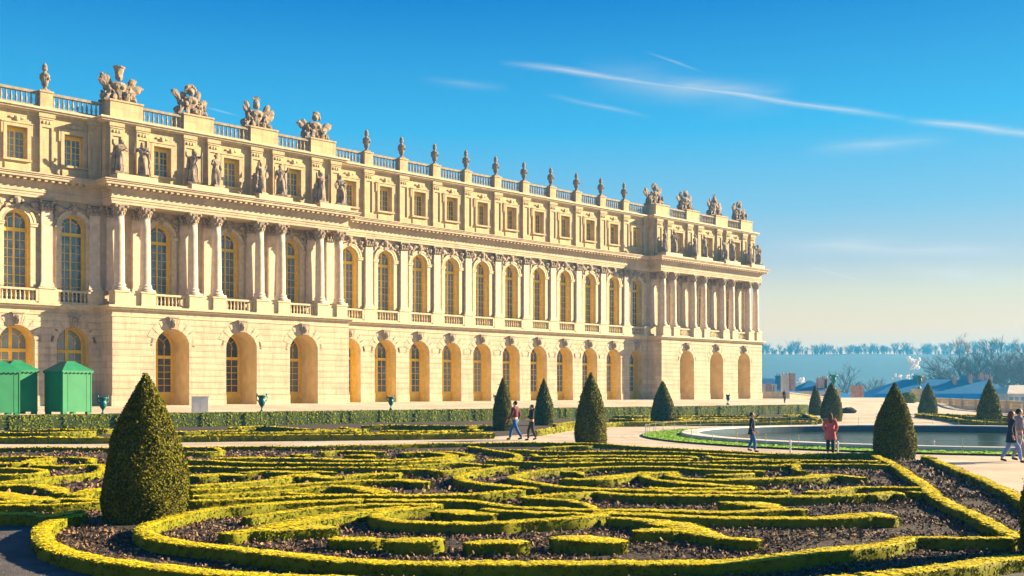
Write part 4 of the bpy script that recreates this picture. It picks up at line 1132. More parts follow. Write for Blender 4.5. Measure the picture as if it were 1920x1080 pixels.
# windows and doors
def window_mesh(wd, sill, spr, arched, cols, mull=0.13, bar=0.045, transom=None, rows=7, panel=0.0, case=0.30, fr=0.13):
    """ochre joinery in the plane y=0 seen from -y; returns (frame mesh, pane mesh)"""
    m = MB(); h = wd / 2; d = 0.09
    m.box(-h, -h + fr, -d, 0, sill, spr); m.box(h - fr, h, -d, 0, sill, spr)
    # casing lining the reveal
    m.box(-h, -h + .025, -case, -d, sill, spr); m.box(h - .025, h, -case, -d, sill, spr)
    m.box(-h + fr, h - fr, -d, 0, sill, sill + .12 + panel)
    if panel > .2:
        for s in (-1, 1): m.box(*(sorted((s * .12, s * (h - fr - .1)))), -d - .03, -d, sill + .15, sill + panel)
    tr = transom or spr
    m.box(-h + fr, h - fr, -d - .06, 0, tr - .16, tr + .10)
    m.box(-mull / 2, mull / 2, -d - .02, 0, sill + .12 + panel, tr - .16)
    z0, z1 = sill + .12 + panel, tr - .16
    for s in (-1, 1):
        x0, x1 = mull / 2, h - fr
        for c in range(1, cols): x = x0 + (x1 - x0) * c / cols; m.box(*(sorted((s * (x - bar / 2), s * (x + bar / 2)))), -.05, 0, z0, z1)
        for r_ in range(1, rows):
            z = z0 + (z1 - z0) * r_ / rows
            m.box(*(sorted((s * x0, s * x1))), -.045, 0, z - bar / 2, z + bar / 2)
    top = spr
    if arched:
        n = 16; V = []; Fc = []
        for k in range(n + 1):
            t = math.pi * k / n
            for (rr, y) in ((h, -case), (h - .025, -case), (h - .025, -d), (h - fr, -d), (h - fr, 0)):
                V.append((-rr * math.cos(t), y, spr + rr * math.sin(t)))
        for k in range(n):
            for j in range(4): a = k * 5 + j; Fc.append((a, a + 1, a + 6, a + 5))
        m.add(V, Fc)
        m.box(-mull / 2, mull / 2, -d, 0, tr + .10, spr + h - fr)
        rr = h * .55
        for k in range(12):
            t0, t1 = math.pi * k / 12, math.pi * (k + 1) / 12
            if True:
                p = [(-(rr + o) * math.cos(t), (tr if tr > spr - .01 else spr) + (rr + o) * math.sin(t)) for t in (t0, t1) for o in (0, bar)]
                m.add([(p[0][0], -.045, p[0][1]), (p[1][0], -.045, p[1][1]), (p[3][0], -.045, p[3][1]), (p[2][0], -.045, p[2][1])], [(0, 1, 2, 3)])
        for a in (40, 140):
            t = R(a); dx, dz = -math.cos(t), math.sin(t); nx, nz = dz, -dx; q = bar / 2
            V = [(dx * r_ + nx * o, -.045, spr + dz * r_ + nz * o) for r_, o in ((rr, -q), (rr, q), (h - fr, q), (h - fr, -q))]
            m.add(V, [(0, 1, 2, 3)])
        if tr < spr - .2:
            for s in (-1, 1):
                x = (mull / 2 + h - fr) / 2; m.box(*(sorted((s * (x - bar / 2), s * (x + bar / 2)))), -.045, 0, tr + .1, spr + .2)
    else:
        m.box(-h + fr, h - fr, -d, 0, spr - .12, spr)
        m.box(-h, h, -case, -d, spr - .025, spr)
    g = MB()
    V = [(-h, 0, sill), (h, 0, sill)]
    if arched:
        n = 16
        for k in range(n + 1): t = math.pi * k / n; V.append((h * math.cos(t), 0, spr + h * math.sin(t)))
        V = V[:2] + V[2:]
    else: V += [(h, 0, spr), (-h, 0, spr)]
    g.add([(x, -0.012, z) for x, y, z in V], [tuple(range(len(V)))])
    return m, g
f1, g1 = window_mesh(OPN, 9.12, SPR, True, 2, transom=14.75, rows=8, case=.42)
f1, g1 = f1.mesh('window', M['ochre']), g1.mesh('pane', M['glass'])
f0, g0 = window_mesh(2.6, V_GF + .15, 6.05, True, 2, mull=.26, transom=5.5, rows=5, panel=.95, case=.8)
f0, g0 = f0.mesh('door', M['ochre']), g0.mesh('pane', M['glass'])
fp, gp_ = window_mesh(2.9, V_GF + .15, 5.95, True, 2, mull=.30, transom=5.2, rows=5, panel=.95, case=.5)
fp, gp_ = fp.mesh('door', M['ochre']), gp_.mesh('pane', M['glass_dark'])
fa, ga = window_mesh(1.5, 20.05, 22.5, False, 2, transom=22.36, rows=4, mull=.10, case=.14, fr=.09)
fa, ga = fa.mesh('window', M['ochre']), ga.mesh('pane', M['glass'])
for (us, w) in ((LEFTW, -0.72), (MID, -0.72), (PL, -0.67), (PR, -0.67)):
    for u in us: o = link('window', f1, palace, (u, -w, 0)); link('pane', g1, o)
for (us, w, f, g) in ((LEFTW, -1.5, f0, g0), (MID, -1.5, f0, g0), (PL, -.82, fp, gp_), (PR, -.82, fp, gp_)):
    for u in us: o = link('door', f, palace, (u, -w, 0)); link('pane', g, o)
for (us, w) in ((LEFTW, -.58), (MID, -.58), (PLA, AW - .58), (PR, AW - .58)):
    for u in us: o = link('window', fa, palace, (u, -w, 0)); link('pane', ga, o)

# low plinths that carry the statues on the porticoes
for us in (COLS_L, COLS_R):
    for k in range(0, 8, 2):
        sp = MB(); sp.ubox(us[k] - .6, us[k + 1] + .6, 1.3, 2.75, V_COR + .006, 19.5); sp.build('statue_plinth', M['stone_trim'], palace)
    for k in range(1, 7, 2):
        sp = MB(); sp.ubox(us[k] + .62, us[k + 1] - .62, 1.6, 2.6, V_COR + .006, 19.22); sp.build('portico_parapet', M['stone_trim'], palace)

# ---------------------------------------------------------------- on the roof: vases, trophies, statues
def pw(u, w, v):
    d = Vector((math.cos(P_ANG), math.sin(P_ANG))); n = Vector((math.sin(P_ANG), -math.cos(P_ANG)))
    return (-15.65 + d.x * u + n.x * w, 102.6 + d.y * u + n.y * w, v)
def urn_mesh():
    m = MB()
    m.box(-.3, .3, -.3, .3, 0, .14)
    m.lathe(0, 0, [(.26, .14), (.22, .2), (.12, .3), (.13, .38), (.22, .48), (.27, .75), (.34, 1.1), (.38, 1.22), (.40, 1.27), (.33, 1.33), (.26, 1.42), (.14, 1.5), (.11, 1.58)], 12)
    m.lathe(0, 0, [(.10, 1.58), (.2, 1.68), (.22, 1.8), (.17, 1.92), (.2, 2.0), (.12, 2.12), (.02, 2.26)], 9)
    for k in range(6):
        a = k * math.pi / 3; m.blob((.34 * math.cos(a), .34 * math.sin(a), 1.0), (.08, .08, .14), 5, 4)
    return m.mesh('roof_vase', M['statue'], False)
um = urn_mesh()
ordn = ['first', 'second', 'third', 'fourth', 'fifth', 'sixth', 'seventh', 'eighth', 'ninth', 'tenth']
o = link('roof_vase', um, None, pw(-28.5, -0.17, V_BAL + .05)); o.rotation_euler[2] = P_ANG
tag(o, 'lone stone flame vase on the roof balustrade at the far left of the palace', 'stone vase', 'flame vases on the roof balustrade')
for k in range(10):
    o = link('roof_vase', um, None, pw(2.15 + BAY * k, -0.17, V_BAL + .05)); o.rotation_euler[2] = P_ANG
    tag(o, '%s stone flame vase from the left on the long roof balustrade between the pavilions' % ordn[k], 'stone vase', 'flame vases on the roof balustrade')

def rough(V, amp, seed):
    r = np.random.default_rng(seed); V = np.array(V); ph = r.uniform(0, 9, 6)
    d = np.stack([np.sin(V[:, 2] * 9 + V[:, 0] * 7 + ph[0]), np.sin(V[:, 0] * 11 + V[:, 2] * 5 + ph[1]), np.sin(V[:, 1] * 9 + V[:, 0] * 6 + ph[2])], 1)
    return V + d * amp + r.normal(0, amp * .35, V.shape)

def figure_nodes(H, lean, armL, armR, hipshift=0.05, headx=0.0):
    s = H / 2.5
    N = [(hipshift, 0, 1.25, .24), (0.0, 0, 1.5, .20), (-.03 + lean * .4, 0, 1.78, .26), (lean * .8, .0, 2.0, .20), (lean, 0, 2.12, .085), (lean + headx, -.03, 2.27, .14), (lean + headx, -.02, 2.40, .12),
         (-.26 + lean * .7, 0, 1.97, .12), armL[0], armL[1], (.26 + lean * .7, 0, 1.97, .12), armR[0], armR[1]]
    E = [(0, 1), (1, 2), (2, 3), (3, 4), (4, 5), (5, 6), (3, 7), (7, 8), (8, 9), (3, 10), (10, 11), (11, 12)]
    return [(a * s, b * s, c * s, d * s) for a, b, c, d in N], E
def statue_mesh(seed):
    r = random.Random(seed)
    def arm(sd):
        k = r.choice(['down', 'up', 'bent', 'out'])
        if k == 'down': return [(sd * .40, -.05, 1.62, .095), (sd * .36, -.15, 1.35, .07)]
        if k == 'up': return [(sd * .48, -.08, 2.05, .09), (sd * .52, -.12, 2.38, .06)]
        if k == 'bent': return [(sd * .42, -.02, 1.68, .095), (sd * .15, -.28, 1.72, .07)]
        return [(sd * .46, -.1, 1.78, .09), (sd * .66, -.25, 1.66, .06)]
    lean = r.uniform(-.06, .06)
    N, E = figure_nodes(2.5, lean, arm(-1), arm(1), r.uniform(-.07, .07), r.uniform(-.04, .04))
    V, Fc = skin_mesh(N, E, 0, 1)
    m = MB(); m.add(V, Fc)
    # draped skirt with deep folds, one knee forward
    n = 28; prof = [(.30, .18), (.36, .22), (.33, .5), (.31, .8), (.30, 1.1), (.27, 1.35), (.20, 1.55)]
    VV = []; FF = []; kx = r.choice([-1, 1]); fr = r.randint(6, 9); ph = r.uniform(0, 6)
    for i, (rr, z) in enumerate(prof):
        amp = .055 * (1 - i / len(prof))
        for k in range(n):
            a = 2 * math.pi * k / n; q = rr * (1 + amp * 3.0 * math.sin(fr * a + ph + z * 2) * .5)
            x, y = q * math.cos(a), q * .82 * math.sin(a)
            if .4 < z < 1.2: y -= .09 * math.exp(-((x - kx * .12) / .12) ** 2) * (1 if y < 0 else 0)
            VV.append((x + .03 * kx * (1 - z), y, z))
    for i in range(len(prof) - 1):
        for k in range(n): k2 = (k + 1) % n; FF.append((i * n + k, i * n + k2, (i + 1) * n + k2, (i + 1) * n + k))
    m.add(VV, FF)
    # cloak falling from one shoulder
    for i in range(6):
        m.blob((kx * (.30 + .02 * i), .10, 1.9 - .27 * i), (.12, .13, .24), 7, 5, rot=r.uniform(0, 3), jit=.08)
    # attribute by the side
    att = r.choice(['lyre', 'staff', 'child', 'none'])
    if att == 'staff': m.tube([(-kx * .5, -.2, .2), (-kx * .5, -.22, 2.3)], .035, 5)
    if att == 'lyre': m.blob((-kx * .40, -.22, 1.55), (.17, .07, .27), 8, 6)
    if att == 'child':
        m.blob((-kx * .42, -.02, .50), (.15, .14, .3), 7, 6, jit=.05); m.blob((-kx * .42, -.06, .9), (.10, .10, .12), 7, 5)
    m.blob((lean, .05, 2.36), (.15, .14, .13), 8, 5, jit=.1)          # hair or helmet
    m.box(-.42, .42, -.34, .34, 0, .18)
    m.v = [tuple(p) for p in rough(m.v, .012, seed)]
    return m.mesh('statue', M['statue'], False)
desc = ["robed figure, leftmost statue on the near portico", "helmeted figure, second statue on the near portico", "robed figure with arm out, third statue on the near portico",
        "robed figure, fourth statue on the near portico", "hooded figure, fifth statue on the near portico", "slim figure, sixth statue on the near portico",
        "robed figure, seventh statue on the near portico", "figure with raised arms, rightmost statue on the near portico",
        "robed figure, leftmost statue on the far portico", "slim figure, second statue on the far portico", "robed figure, third statue on the far portico", "stout figure, fourth statue on the far portico",
        "robed figure, fifth statue on the far portico", "slim figure, sixth statue on the far portico", "robed figure, seventh statue on the far portico", "figure reaching sideways, rightmost statue on the far portico"]
for i, u in enumerate(COLS_L + COLS_R):
    du = [.1, .4, .15, .3, .1, .3, .1, .1][i % 8]
    o = link('statue', statue_mesh(20 + i), None, pw(u - du, 2.15, 19.5))
    o.rotation_euler[2] = P_ANG + random.uniform(-.5, .5); o.scale = (1.25, 1.25, 1.16)
    tag(o, 'weathered stone ' + desc[i], 'statue', 'statues standing on the porticoes')

def trophy_mesh(seed):
    """heap of armour: cuirass under a plumed helmet, flags and wings fanning out, seated figures at the sides"""
    r = random.Random(seed); m = MB(); pr = seed % 4
    m.box(-1.35, 1.35, -.6, .6, 0, .15)
    # cuirass
    m.lathe(0, 0, [(.38, .2), (.44, .5), (.40, .85), (.50, 1.2), (.55, 1.45), (.40, 1.62), (.17, 1.68)], 12, sy=.7)
    for s in (-1, 1):
        m.blob((s * .5, 0, 1.45), (.18, .2, .17), 8, 6); m.blob((s * .2, -.30, 1.25), (.2, .12, .18), 8, 6)
    for k in range(7): a = k * .45 - 1.35; m.blob((.4 * math.sin(a), -.3 * math.cos(a), .34), (.08, .07, .2), 5, 4)
    # helmet and crest
    zt = 2.05
    m.blob((0, 0, zt), (.27, .30, .33), 10, 8); m.blob((0, -.22, zt - .12), (.16, .12, .2), 7, 5)
    if pr == 0:
        m.lathe(0, 0, [(.24, zt + .1), (.3, zt + .35), (.33, zt + .62), (.42, zt + .72), (.40, zt + .8), (.2, zt + .86)], 12)
    elif pr == 1:
        for k in range(9):
            a = R(20 + k * 22); m.blob((.36 * math.cos(a) - .02, .0, zt + .05 + .42 * math.sin(a)), (.17, .13, .17), 7, 5)
    elif pr == 2:
        m.lathe(0, 0, [(.25, zt), (.24, zt + .3), (.12, zt + .5)], 10)
        for a in (-60, -30, 0, 30, 60): m.tube([(0, 0, zt + .42), (.36 * math.sin(R(a)), 0, zt + .45 + .36 * math.cos(R(a)))], [.07, .05], 5)
    else:
        m.blob((.08, 0, zt + .28), (.36, .18, .26), 9, 6, jit=.15); m.blob((.38, 0, zt + .05), (.14, .1, .26), 7, 5, jit=.1)
    # flags, wings, barrels
    for s in (-1, 1):
        k = r.randint(2, 3)
        for i in range(k):
            a = R(r.uniform(26, 50) if i == 0 else r.uniform(12, 62)) * s; L = r.uniform(1.35, 1.95)
            x1, z1 = .35 * s + L * math.sin(a), .55 + L * math.cos(a) * .95
            m.tube([(.2 * s, .12, .5), (x1, .15 + .1 * i, z1)], [.06, .045], 5)
            m.blob((.3 * s + (L - .45) * math.sin(a), .12, .6 + (L - .45) * math.cos(a)), (.30, .13, .50), 8, 6, rx=a, jit=.15); m.blob((.3 * s + (L * .45) * math.sin(a), .12, .5 + (L * .45) * math.cos(a)), (.32, .18, .45), 8, 6, rx=a, jit=.15)
            if pr != 2: m.blob((x1, .15, z1), (.10, .07, .16), 6, 4, rx=a)
        # seated captive or putto
        N = [(s * .78, -.12, .42, .24), (s * .80, -.1, .75, .22), (s * .78, -.08, 1.02, .17), (s * .80, -.1, 1.15, .08), (s * .82, -.14, 1.32, .13),
             (s * 1.05, -.3, .38, .15), (s * 1.2, -.38, .12, .09), (s * .98, -.1, .85, .09), (s * 1.18, -.2, .62, .065), (s * .55, -.3, .9, .085), (s * .42, -.42, .7, .06)]
        E = [(0, 1), (1, 2), (2, 3), (3, 4), (0, 5), (5, 6), (2, 7), (7, 8), (2, 9), (9, 10)]
        V, Fc = skin_mesh(N, E, 0, 1); m.add(V, Fc)
        m.blob((s * 1.12, .1, .45), (.3, .3, .32), 8, 6, jit=.1); m.blob((s * .45, -.38, .38), (.22, .12, .3), 9, 6)
        for q in range(4): m.blob((s * r.uniform(.3, 1.3), r.uniform(-.4, .2), r.uniform(.25, .8)), (.14, .13, .16), 6, 5, jit=.2)
    for q in range(12): m.blob((r.uniform(-1.2, 1.2), r.uniform(-.3, .3), r.uniform(.3, 1.05)), (.26, .25, .28), 7, 6, jit=.25)
    m.v = [(x * (1.12 if abs(x) < .6 else 1.0), y, z) for x, y, z in m.v]
    m.v = [tuple(p) for p in rough(m.v, .02, seed)]
    return m.mesh('trophy_group', M['statue'], False)
tdesc = [("tall castle-crowned trophy sculpture above the near pavilion's left end"), ("trophy sculpture with a round crested helmet, second on the near pavilion"),
         ("trophy sculpture topped by a spiky crown, third on the near pavilion"), ("trophy sculpture with a slanting banner at right end of the near pavilion"),
         ("stone trophy sculpture at the left end of the far pavilion's roof"), ("stone trophy sculpture, second from left on the far pavilion's roof"),
         ("stone trophy sculpture, third from left on the far pavilion's roof"), ("stone trophy sculpture at the extreme right corner of the far pavilion's roof")]
for i, u in enumerate(PAIR_L + PAIR_R):
    o = link('trophy_group', trophy_mesh([0, 1, 2, 3, 5, 7, 6, 9][i]), None, pw(u - .3, -0.15, V_BAL + .2))
    o.rotation_euler[2] = P_ANG; o.scale = (1.08, 1.0, 1.06)
    tag(o, tdesc[i], 'sculpture', 'trophy sculptures on the roof')

# ================================================================ THE POND AND ITS WALK
PC = Vector((22.6, 53.8)); PR_OUT = 13.9
def ring_mesh(name, r0, r1, z, m, n=160, zt=None):
    V = []; Fc = []
    for k in range(n):
        a = 2 * math.pi * k / n
        V += [(PC.x + r0 * math.cos(a), PC.y + r0 * math.sin(a), z), (PC.x + r1 * math.cos(a), PC.y + r1 * math.sin(a), z if zt is None else zt)]
    for k in range(n): k2 = (k + 1) % n; Fc.append((2 * k, 2 * k + 1, 2 * k2 + 1, 2 * k2))
    me = bpy.data.meshes.new(name); me.from_pydata(V, [], Fc); me.materials.append(m); return me
n = 160; V = []; Fc = []
prof = [(13.0, 0.14), (13.04, 0.2), (13.86, 0.2), (13.9, 0.16), (13.9, -0.05)]
for k in range(n):
    a = 2 * math.pi * k / n
    V += [(PC.x + r * math.cos(a), PC.y + r * math.sin(a), z) for r, z in prof]
for k in range(n):
    for j in range(len(prof) - 1):
        a, b = k * len(prof) + j, ((k + 1) % n) * len(prof) + j; Fc.append((a, b, b + 1, a + 1))
me = bpy.data.meshes.new('pond_rim'); me.from_pydata(V, [], Fc); me.materials.append(M['kerb'])
tag(link('pond_rim', me), kind='structure')
iw = MB(); iw.lathe(PC.x, PC.y, [(13.0, -0.6), (13.001, 0.141)], 160, cap=False); tag(iw.build('pond_wall', M['wet_stone']), kind='structure')
w_ = MB(); w_.add([(PC.x + 13.31 * math.cos(2 * math.pi * k / n), PC.y + 13.31 * math.sin(2 * math.pi * k / n), -0.2) for k in range(n)], [tuple(range(n))])
tag(w_.build('pond_water', M['water']), kind='structure')
LR = 15.9
lawn_parts = []
me = ring_mesh('lawn', 13.88, LR, 0.06, M['lawn'])
a = rng.uniform(0, 2 * np.pi, 16000); r = np.sqrt(rng.uniform(13.95 ** 2, LR ** 2, 16000))
C = np.stack([PC.x + r * np.cos(a), PC.y + r * np.sin(a), np.full(len(a), 0.075)], 1)
lV, lF = leaves(C, np.tile((0, 0, 1.0), (len(a), 1)), 0.08, tilt=0.22)
bv = np.array([v.co[:] for v in me.vertices]); bf = np.array([p.vertices[:] for p in me.polygons])
tag(link('lawn', np_mesh('lawn', np.concatenate([bv, lV]), [bf, lF + len(bv)], M['lawn'])), label='bright green ring of short grass round the pond rim', cat='lawn', kind='stuff')
me = ring_mesh('lawn_edge', LR, LR + 0.03, 0.075, M['soil'], zt=0.0); tag(link('lawn_edge', me), kind='structure')
# thin fence round the lawn
fr = empty('wire_fence', (PC.x, PC.y, 0), 0, 'low fence of thin metal posts and wires round the pond lawn', 'fence')
pm_ = MB().lathe(0, 0, [(.013, 0), (.013, .5), (.018, .5), (.018, .53), (.005, .56)], 6).mesh('post', M['wire'])
NP = 64
for k in range(NP):
    a = 2 * math.pi * k / NP
    link('post', pm_, fr, ((LR - .15) * math.cos(a), (LR - .15) * math.sin(a), 0.05))
for z in (0.30, 0.52):
    MB().tube([((LR - .15) * math.cos(2 * math.pi * k / 128), (LR - .15) * math.sin(2 * math.pi * k / 128), z) for k in range(129)], .006, 4).build('wire', M['wire'], fr)
for i, (px, yb, h, lab) in enumerate([(1482, 843, .46, 'pale marker post on the pond lawn between the two strolling visitors'), (1571, 847, .48, 'pale marker post just right of the pink coated visitor')]):
    x, y = gp(px, yb + 4, 0.05); o = MB().lathe(0, 0, [(.035, 0), (.035, h), (.04, h), (.01, h + .05)], 8).build('marker_post', M['white_metal'], None, loc=(x, y, 0)); tag(o, lab, 'post')
# small fountain pipe in the water
x, y = gp(1794, 850, 0.0)
m = MB(); m.lathe(0, 0, [(.10, -.4), (.07, .05), (.04, .1), (.035, .28), (.06, .33), (.02, .40)], 8); m.tube([(0, 0, .3), (-.12, 0, .38), (-.2, 0, .33)], [.03, .02, .012], 6)
o = m.build('fountain_nozzle', M['kerb'], None, loc=(x, y + 2.2, 0)); tag(o, 'small fountain spout standing in the pond near its front rim', 'fountain')

# ================================================================ VASES, HUTS, CABINET ON THE TERRACE
def hedge_point(px, back):
    r = (px - CX) / F
    a, b = HED_A, HT
    t = (r * a.y - a.x) / (b.x - r * b.y); p = a + b * t + HN * back
    return p
def bronze_vase(px, yfoot, hpx, lab, back=1.0):
    p = hedge_point(px, back); X = (px - CX) / F * p.y
    z = CAM_H - (yfoot - HY) * p.y / F; h = hpx * p.y / F; s = h / 1.0
    root = empty('bronze_vase', (X, p.y, z), rng.uniform(0, 1), lab, 'bronze vase', 'bronze vases along the terrace edge')
    root.scale = (s * .68, s * .68, s)
    if 'bv' not in M:
        m = MB()
        m.box(-.2, .2, -.2, .2, -.12, .05)
        m.lathe(0, 0, [(.18, .05), (.14, .1), (.06, .17), (.06, .25), (.10, .32), (.22, .42), (.30, .55), (.32, .68), (.27, .76), (.27, .82), (.36, .92), (.40, .97), (.38, 1.0), (.30, .97)], 16)
        M['bv'] = m.mesh('body', M['bronze'], True)
        m = MB(); m.tube([(.27, 0, .62), (.42, 0, .72), (.47, 0, .86), (.42, 0, .98), (.36, 0, 1.04)], [.04, .04, .045, .05, .04], 6); m.blob((.40, 0, 1.05), (.07, .07, .07), 6, 5)
        M['bh'] = m.mesh('handle', M['bronze'], True)
    link('body', M['bv'], root)
    for s_ in (0, math.pi): o = link('handle', M['bh'], root); o.rotation_euler = (0, 0, s_)
    return root
bronze_vase(193, 778, 33, 'bronze vase between the green box and the big yew')
bronze_vase(491, 773, 32, 'bronze vase in front of the second pavilion arch, right of the white cabinet')
bronze_vase(733, 768, 24, 'bronze vase above the middle of the long hedge')
bronze_vase(931, 763, 22, 'bronze vase half hidden behind the yew by the walking couple')
bronze_vase(1365, 757, 17, 'small bronze vase before the far pavilion arches')

def green_box(px, py_base, a, h, hr, rot, Z, lab):
    """tall green winter housing with a scalloped eave and hipped lid"""
    X = (px - CX) / F * Z; z = CAM_H - (py_base - HY) * Z / F
    root = empty('winter_shelter', (X, Z, z), rot, lab, 'green shelter', 'green winter shelters by the palace')
    q = a / 2
    m = MB(); m.box(-q, q, -q, q, 0.14, h)
    for s in (-1, 1):
        for t in (-1, 1): m.box(*sorted((s * (q - .05), s * (q + .02))), *sorted((t * (q - .05), t * (q + .02))), 0.12, h - .02)
    for k in (-.33, .33):
        m.box(q * k * 2 - .01, q * k * 2 + .01, -q - .012, -q, .2, h - .1); m.box(-q - .012, -q, q * k * 2 - .01, q * k * 2 + .01, .2, h - .1)
    m.build('body', M['green_canvas'], root)
    for s in (-1, 1):
        for t in (-1, 1): MB().box(*sorted((s * (q - .28), s * q)), *sorted((t * (q - .28), t * q)), -0.02, .16).build('foot', M['green_dark'], root)
    e = q + .10; c = q * .28
    m = MB()
    m.add([(-e, -e, h), (e, -e, h), (e, e, h), (-e, e, h), (-c, -c, h + hr), (c, -c, h + hr), (c, c, h + hr), (-c, c, h + hr)],
          [(0, 1, 5, 4), (1, 2, 6, 5), (2, 3, 7, 6), (3, 0, 4, 7), (4, 5, 6, 7), (0, 3, 2, 1)])
    lid = m.build('roof', M['green_dark'], root)
    m = MB(); N = 8                                                   # scalloped valance
    for sd in range(4):
        ca, sa = math.cos(sd * math.pi / 2), math.sin(sd * math.pi / 2)
        for k in range(N):
            x0, x1 = -e + 2 * e * k / N, -e + 2 * e * (k + 1) / N; P = [(x0, h + .0), (x0, h - .09)]
            for j in range(1, 5): P.append((x0 + (x1 - x0) * j / 5, h - .09 - .09 * math.sin(math.pi * j / 5)))
            P += [(x1, h - .09), (x1, h + .0)]
            for o_ in (-e - .001, -e + .02): m.add([(x * ca - o_ * sa, x * sa + o_ * ca, z_) for x, z_ in P], [tuple(range(len(P)))])
    m.build('valance', M['green_canvas'], root)
    return root
b = R(39 - 6)
green_box(128, 776, 1.98, 2.75, 0.60, b + R(22), 68.0, 'green winter shelter standing alone, nearest the big yew')
green_box(29, 776, 1.88, 2.75, 0.60, b + R(16), 67.0, 'green winter shelter second from the left edge, partly overlapping its neighbour')
green_box(-4, 778, 1.88, 2.66, 0.58, b + R(10), 64.0, 'green winter shelter cut off by the left edge of the frame')
Z = 73.5
root = empty('utility_cabinet', ((375 - CX) / F * Z, Z, CAM_H - (773 - HY) * Z / F - .02), R(20), 'white metal utility cabinet with two doors by the palace wall', 'utility cabinet')
MB().box(-.55, .55, -.25, .25, 0, 1.08).build('body', M['white_metal'], root)
for s in (-1, 1):
    MB().box(*sorted((s * .02, s * .52)), -.275, -.252, .08, 1.0).build('door', M['white_metal'], root)
MB().box(-.6, .6, -.3, .3, 1.085, 1.13).build('lid', M['white_metal'], root)

# ================================================================ PARAPETS AND THE PEDESTALS AT THE TERRACE END
def parapet(pts, h, lab, solid=False, th=0.4, piers=4, name='stone_parapet'):
    root = empty(name, (pts[0][0], pts[0][1], pts[0][2]), 0, lab, 'parapet')
    ox, oy, oz = pts[0]
    for (a, b) in zip(pts[:-1], pts[1:]):
        a = Vector(a) - Vector((ox, oy, oz)); b = Vector(b) - Vector((ox, oy, oz)); d = (b - a); L = d.xy.length; ang = math.atan2(d.y, d.x)
        m = MB()
        def add_box(x0, x1, y0, y1, z0, z1, mm=m):
            mm.box(x0, x1, y0, y1, z0, z1)
        if solid: add_box(0, L, -th / 2, th / 2, -.6, h - .12); add_box(-.05, L + .05, -th / 2 - .06, th / 2 + .06, h - .12, h)
        else:
            add_box(0, L, -th / 2, th / 2, -.6, .18); add_box(0, L, -th / 2 - .04, th / 2 + .04, h - .16, h)
            nb = int(L / .34)
            for k in range(nb):
                x = L * (k + .5) / nb
                if (k % 12) < 2: continue
                baluster(m, x, 0, .18, h - .16, .09, 6)
        sl = (b.z - a.z) / L
        m.v = [(x, y, z + sl * x) for x, y, z in m.v]
        o = m.build('railing', M['stone_trim'], root, loc=tuple(a)); o.rotation_euler = (0, 0, ang)
        for k in range(piers + 1):
            t = k / piers; p = a + d * t
            q = MB().box(-.42, .42, -.32, .32, -.6, h + .03).build('pier', M['stone_trim'], root, loc=(p.x, p.y, p.z)); q.rotation_euler = (0, 0, ang)
    return root
parapet([(61.6, 157, 0.25), (51.5, 106.5, 0.25), (46.0, 80.0, 0.2)], 1.0, 'long stone balustrade closing the terrace on the right, before the slate roofs', piers=7)
parapet([(ray(1426, 150), 150, 1.0), (ray(1474, 150), 150, 1.0)], 1.15, 'low plain stone wall joining the palace corner to the terrace edge', solid=True, piers=1, name='terrace_wall')
parapet([(ray(1474, 150.5), 150.5, 1.0), (ray(1650, 163), 163, -0.75)], 1.1, 'low stone ramp wall sloping down to the right behind the twin yews', solid=True, piers=2, name='ramp_wall')
def pedestal_vase(px, ytop, ybase, Z, hv, wpx, lab):
    X = ray(px, Z); z0 = CAM_H - (ybase - HY) * Z / F; h = (ybase - ytop) * Z / F; w = wpx * Z / F / 2
    root = empty('stone_pedestal', (X, Z, z0), R(10), lab + ' pedestal', 'pedestal', 'stone pedestals at the terrace edge')
    MB().box(-w, w, -w, w, -.8, h - .25).build('block', M['stone_trim'], root)
    MB().box(-w * 1.12, w * 1.12, -w * 1.12, w * 1.12, h - .248, h).build('cap', M['stone_trim'], root)
    v = empty('bronze_vase', (X, Z, z0 + h + .06), 0, 'large bronze vase on the ' + lab.split(' stone')[0].replace('pale ', '') + ' pedestal', 'bronze vase', 'large bronze vases on pedestals'); v.scale = (hv * .62, hv * .62, hv)
    link('body', M['bv'], v)
    for s_ in (0, math.pi): o = link('handle', M['bh'], v); o.rotation_euler = (0, 0, s_)
pedestal_vase(1724, 729, 760, 150, 1.75, 19, 'pale right hand stone')
pedestal_vase(1563, 729, 760, 150, 1.9, 19, 'pale left hand stone')
# round shrub beside the pedestal
X, Z = ray(1702, 146), 146.0
root = empty('shrub', (X, Z, 0.3), 0, 'dark round shrub beside the right stone pedestal', 'shrub')
u_ = rng.normal(0, 1, (2600, 3)); u_ /= np.linalg.norm(u_, axis=1)[:, None]
C = u_ * np.array([1.0, 1.0, .95]) * rng.uniform(.75, 1.08, (2600, 1)) + np.array([0, 0, .8]); C = C[C[:, 2] > 0]
lV, lF = leaves(C, u_[:len(C)], .22, .8); link('foliage', np_mesh('foliage', lV, lF, M['hedge']), root)
MB().tube([(0, 0, -.3), (0, 0, .9)], [.1, .05], 6).build('stem', M['bark'], root)
# low dark mound on the gravel
x, y = gp(1590, 773, 0.1)
m = MB(); m.blob((0, 0, 0), (.85, .5, .36), 14, 8, jit=.12); o = m.build('dark_mound', M['soil'], None, loc=(x, y, 0.25)); tag(o, 'low dark mound lying on the gravel right of the twin yews', 'heap')

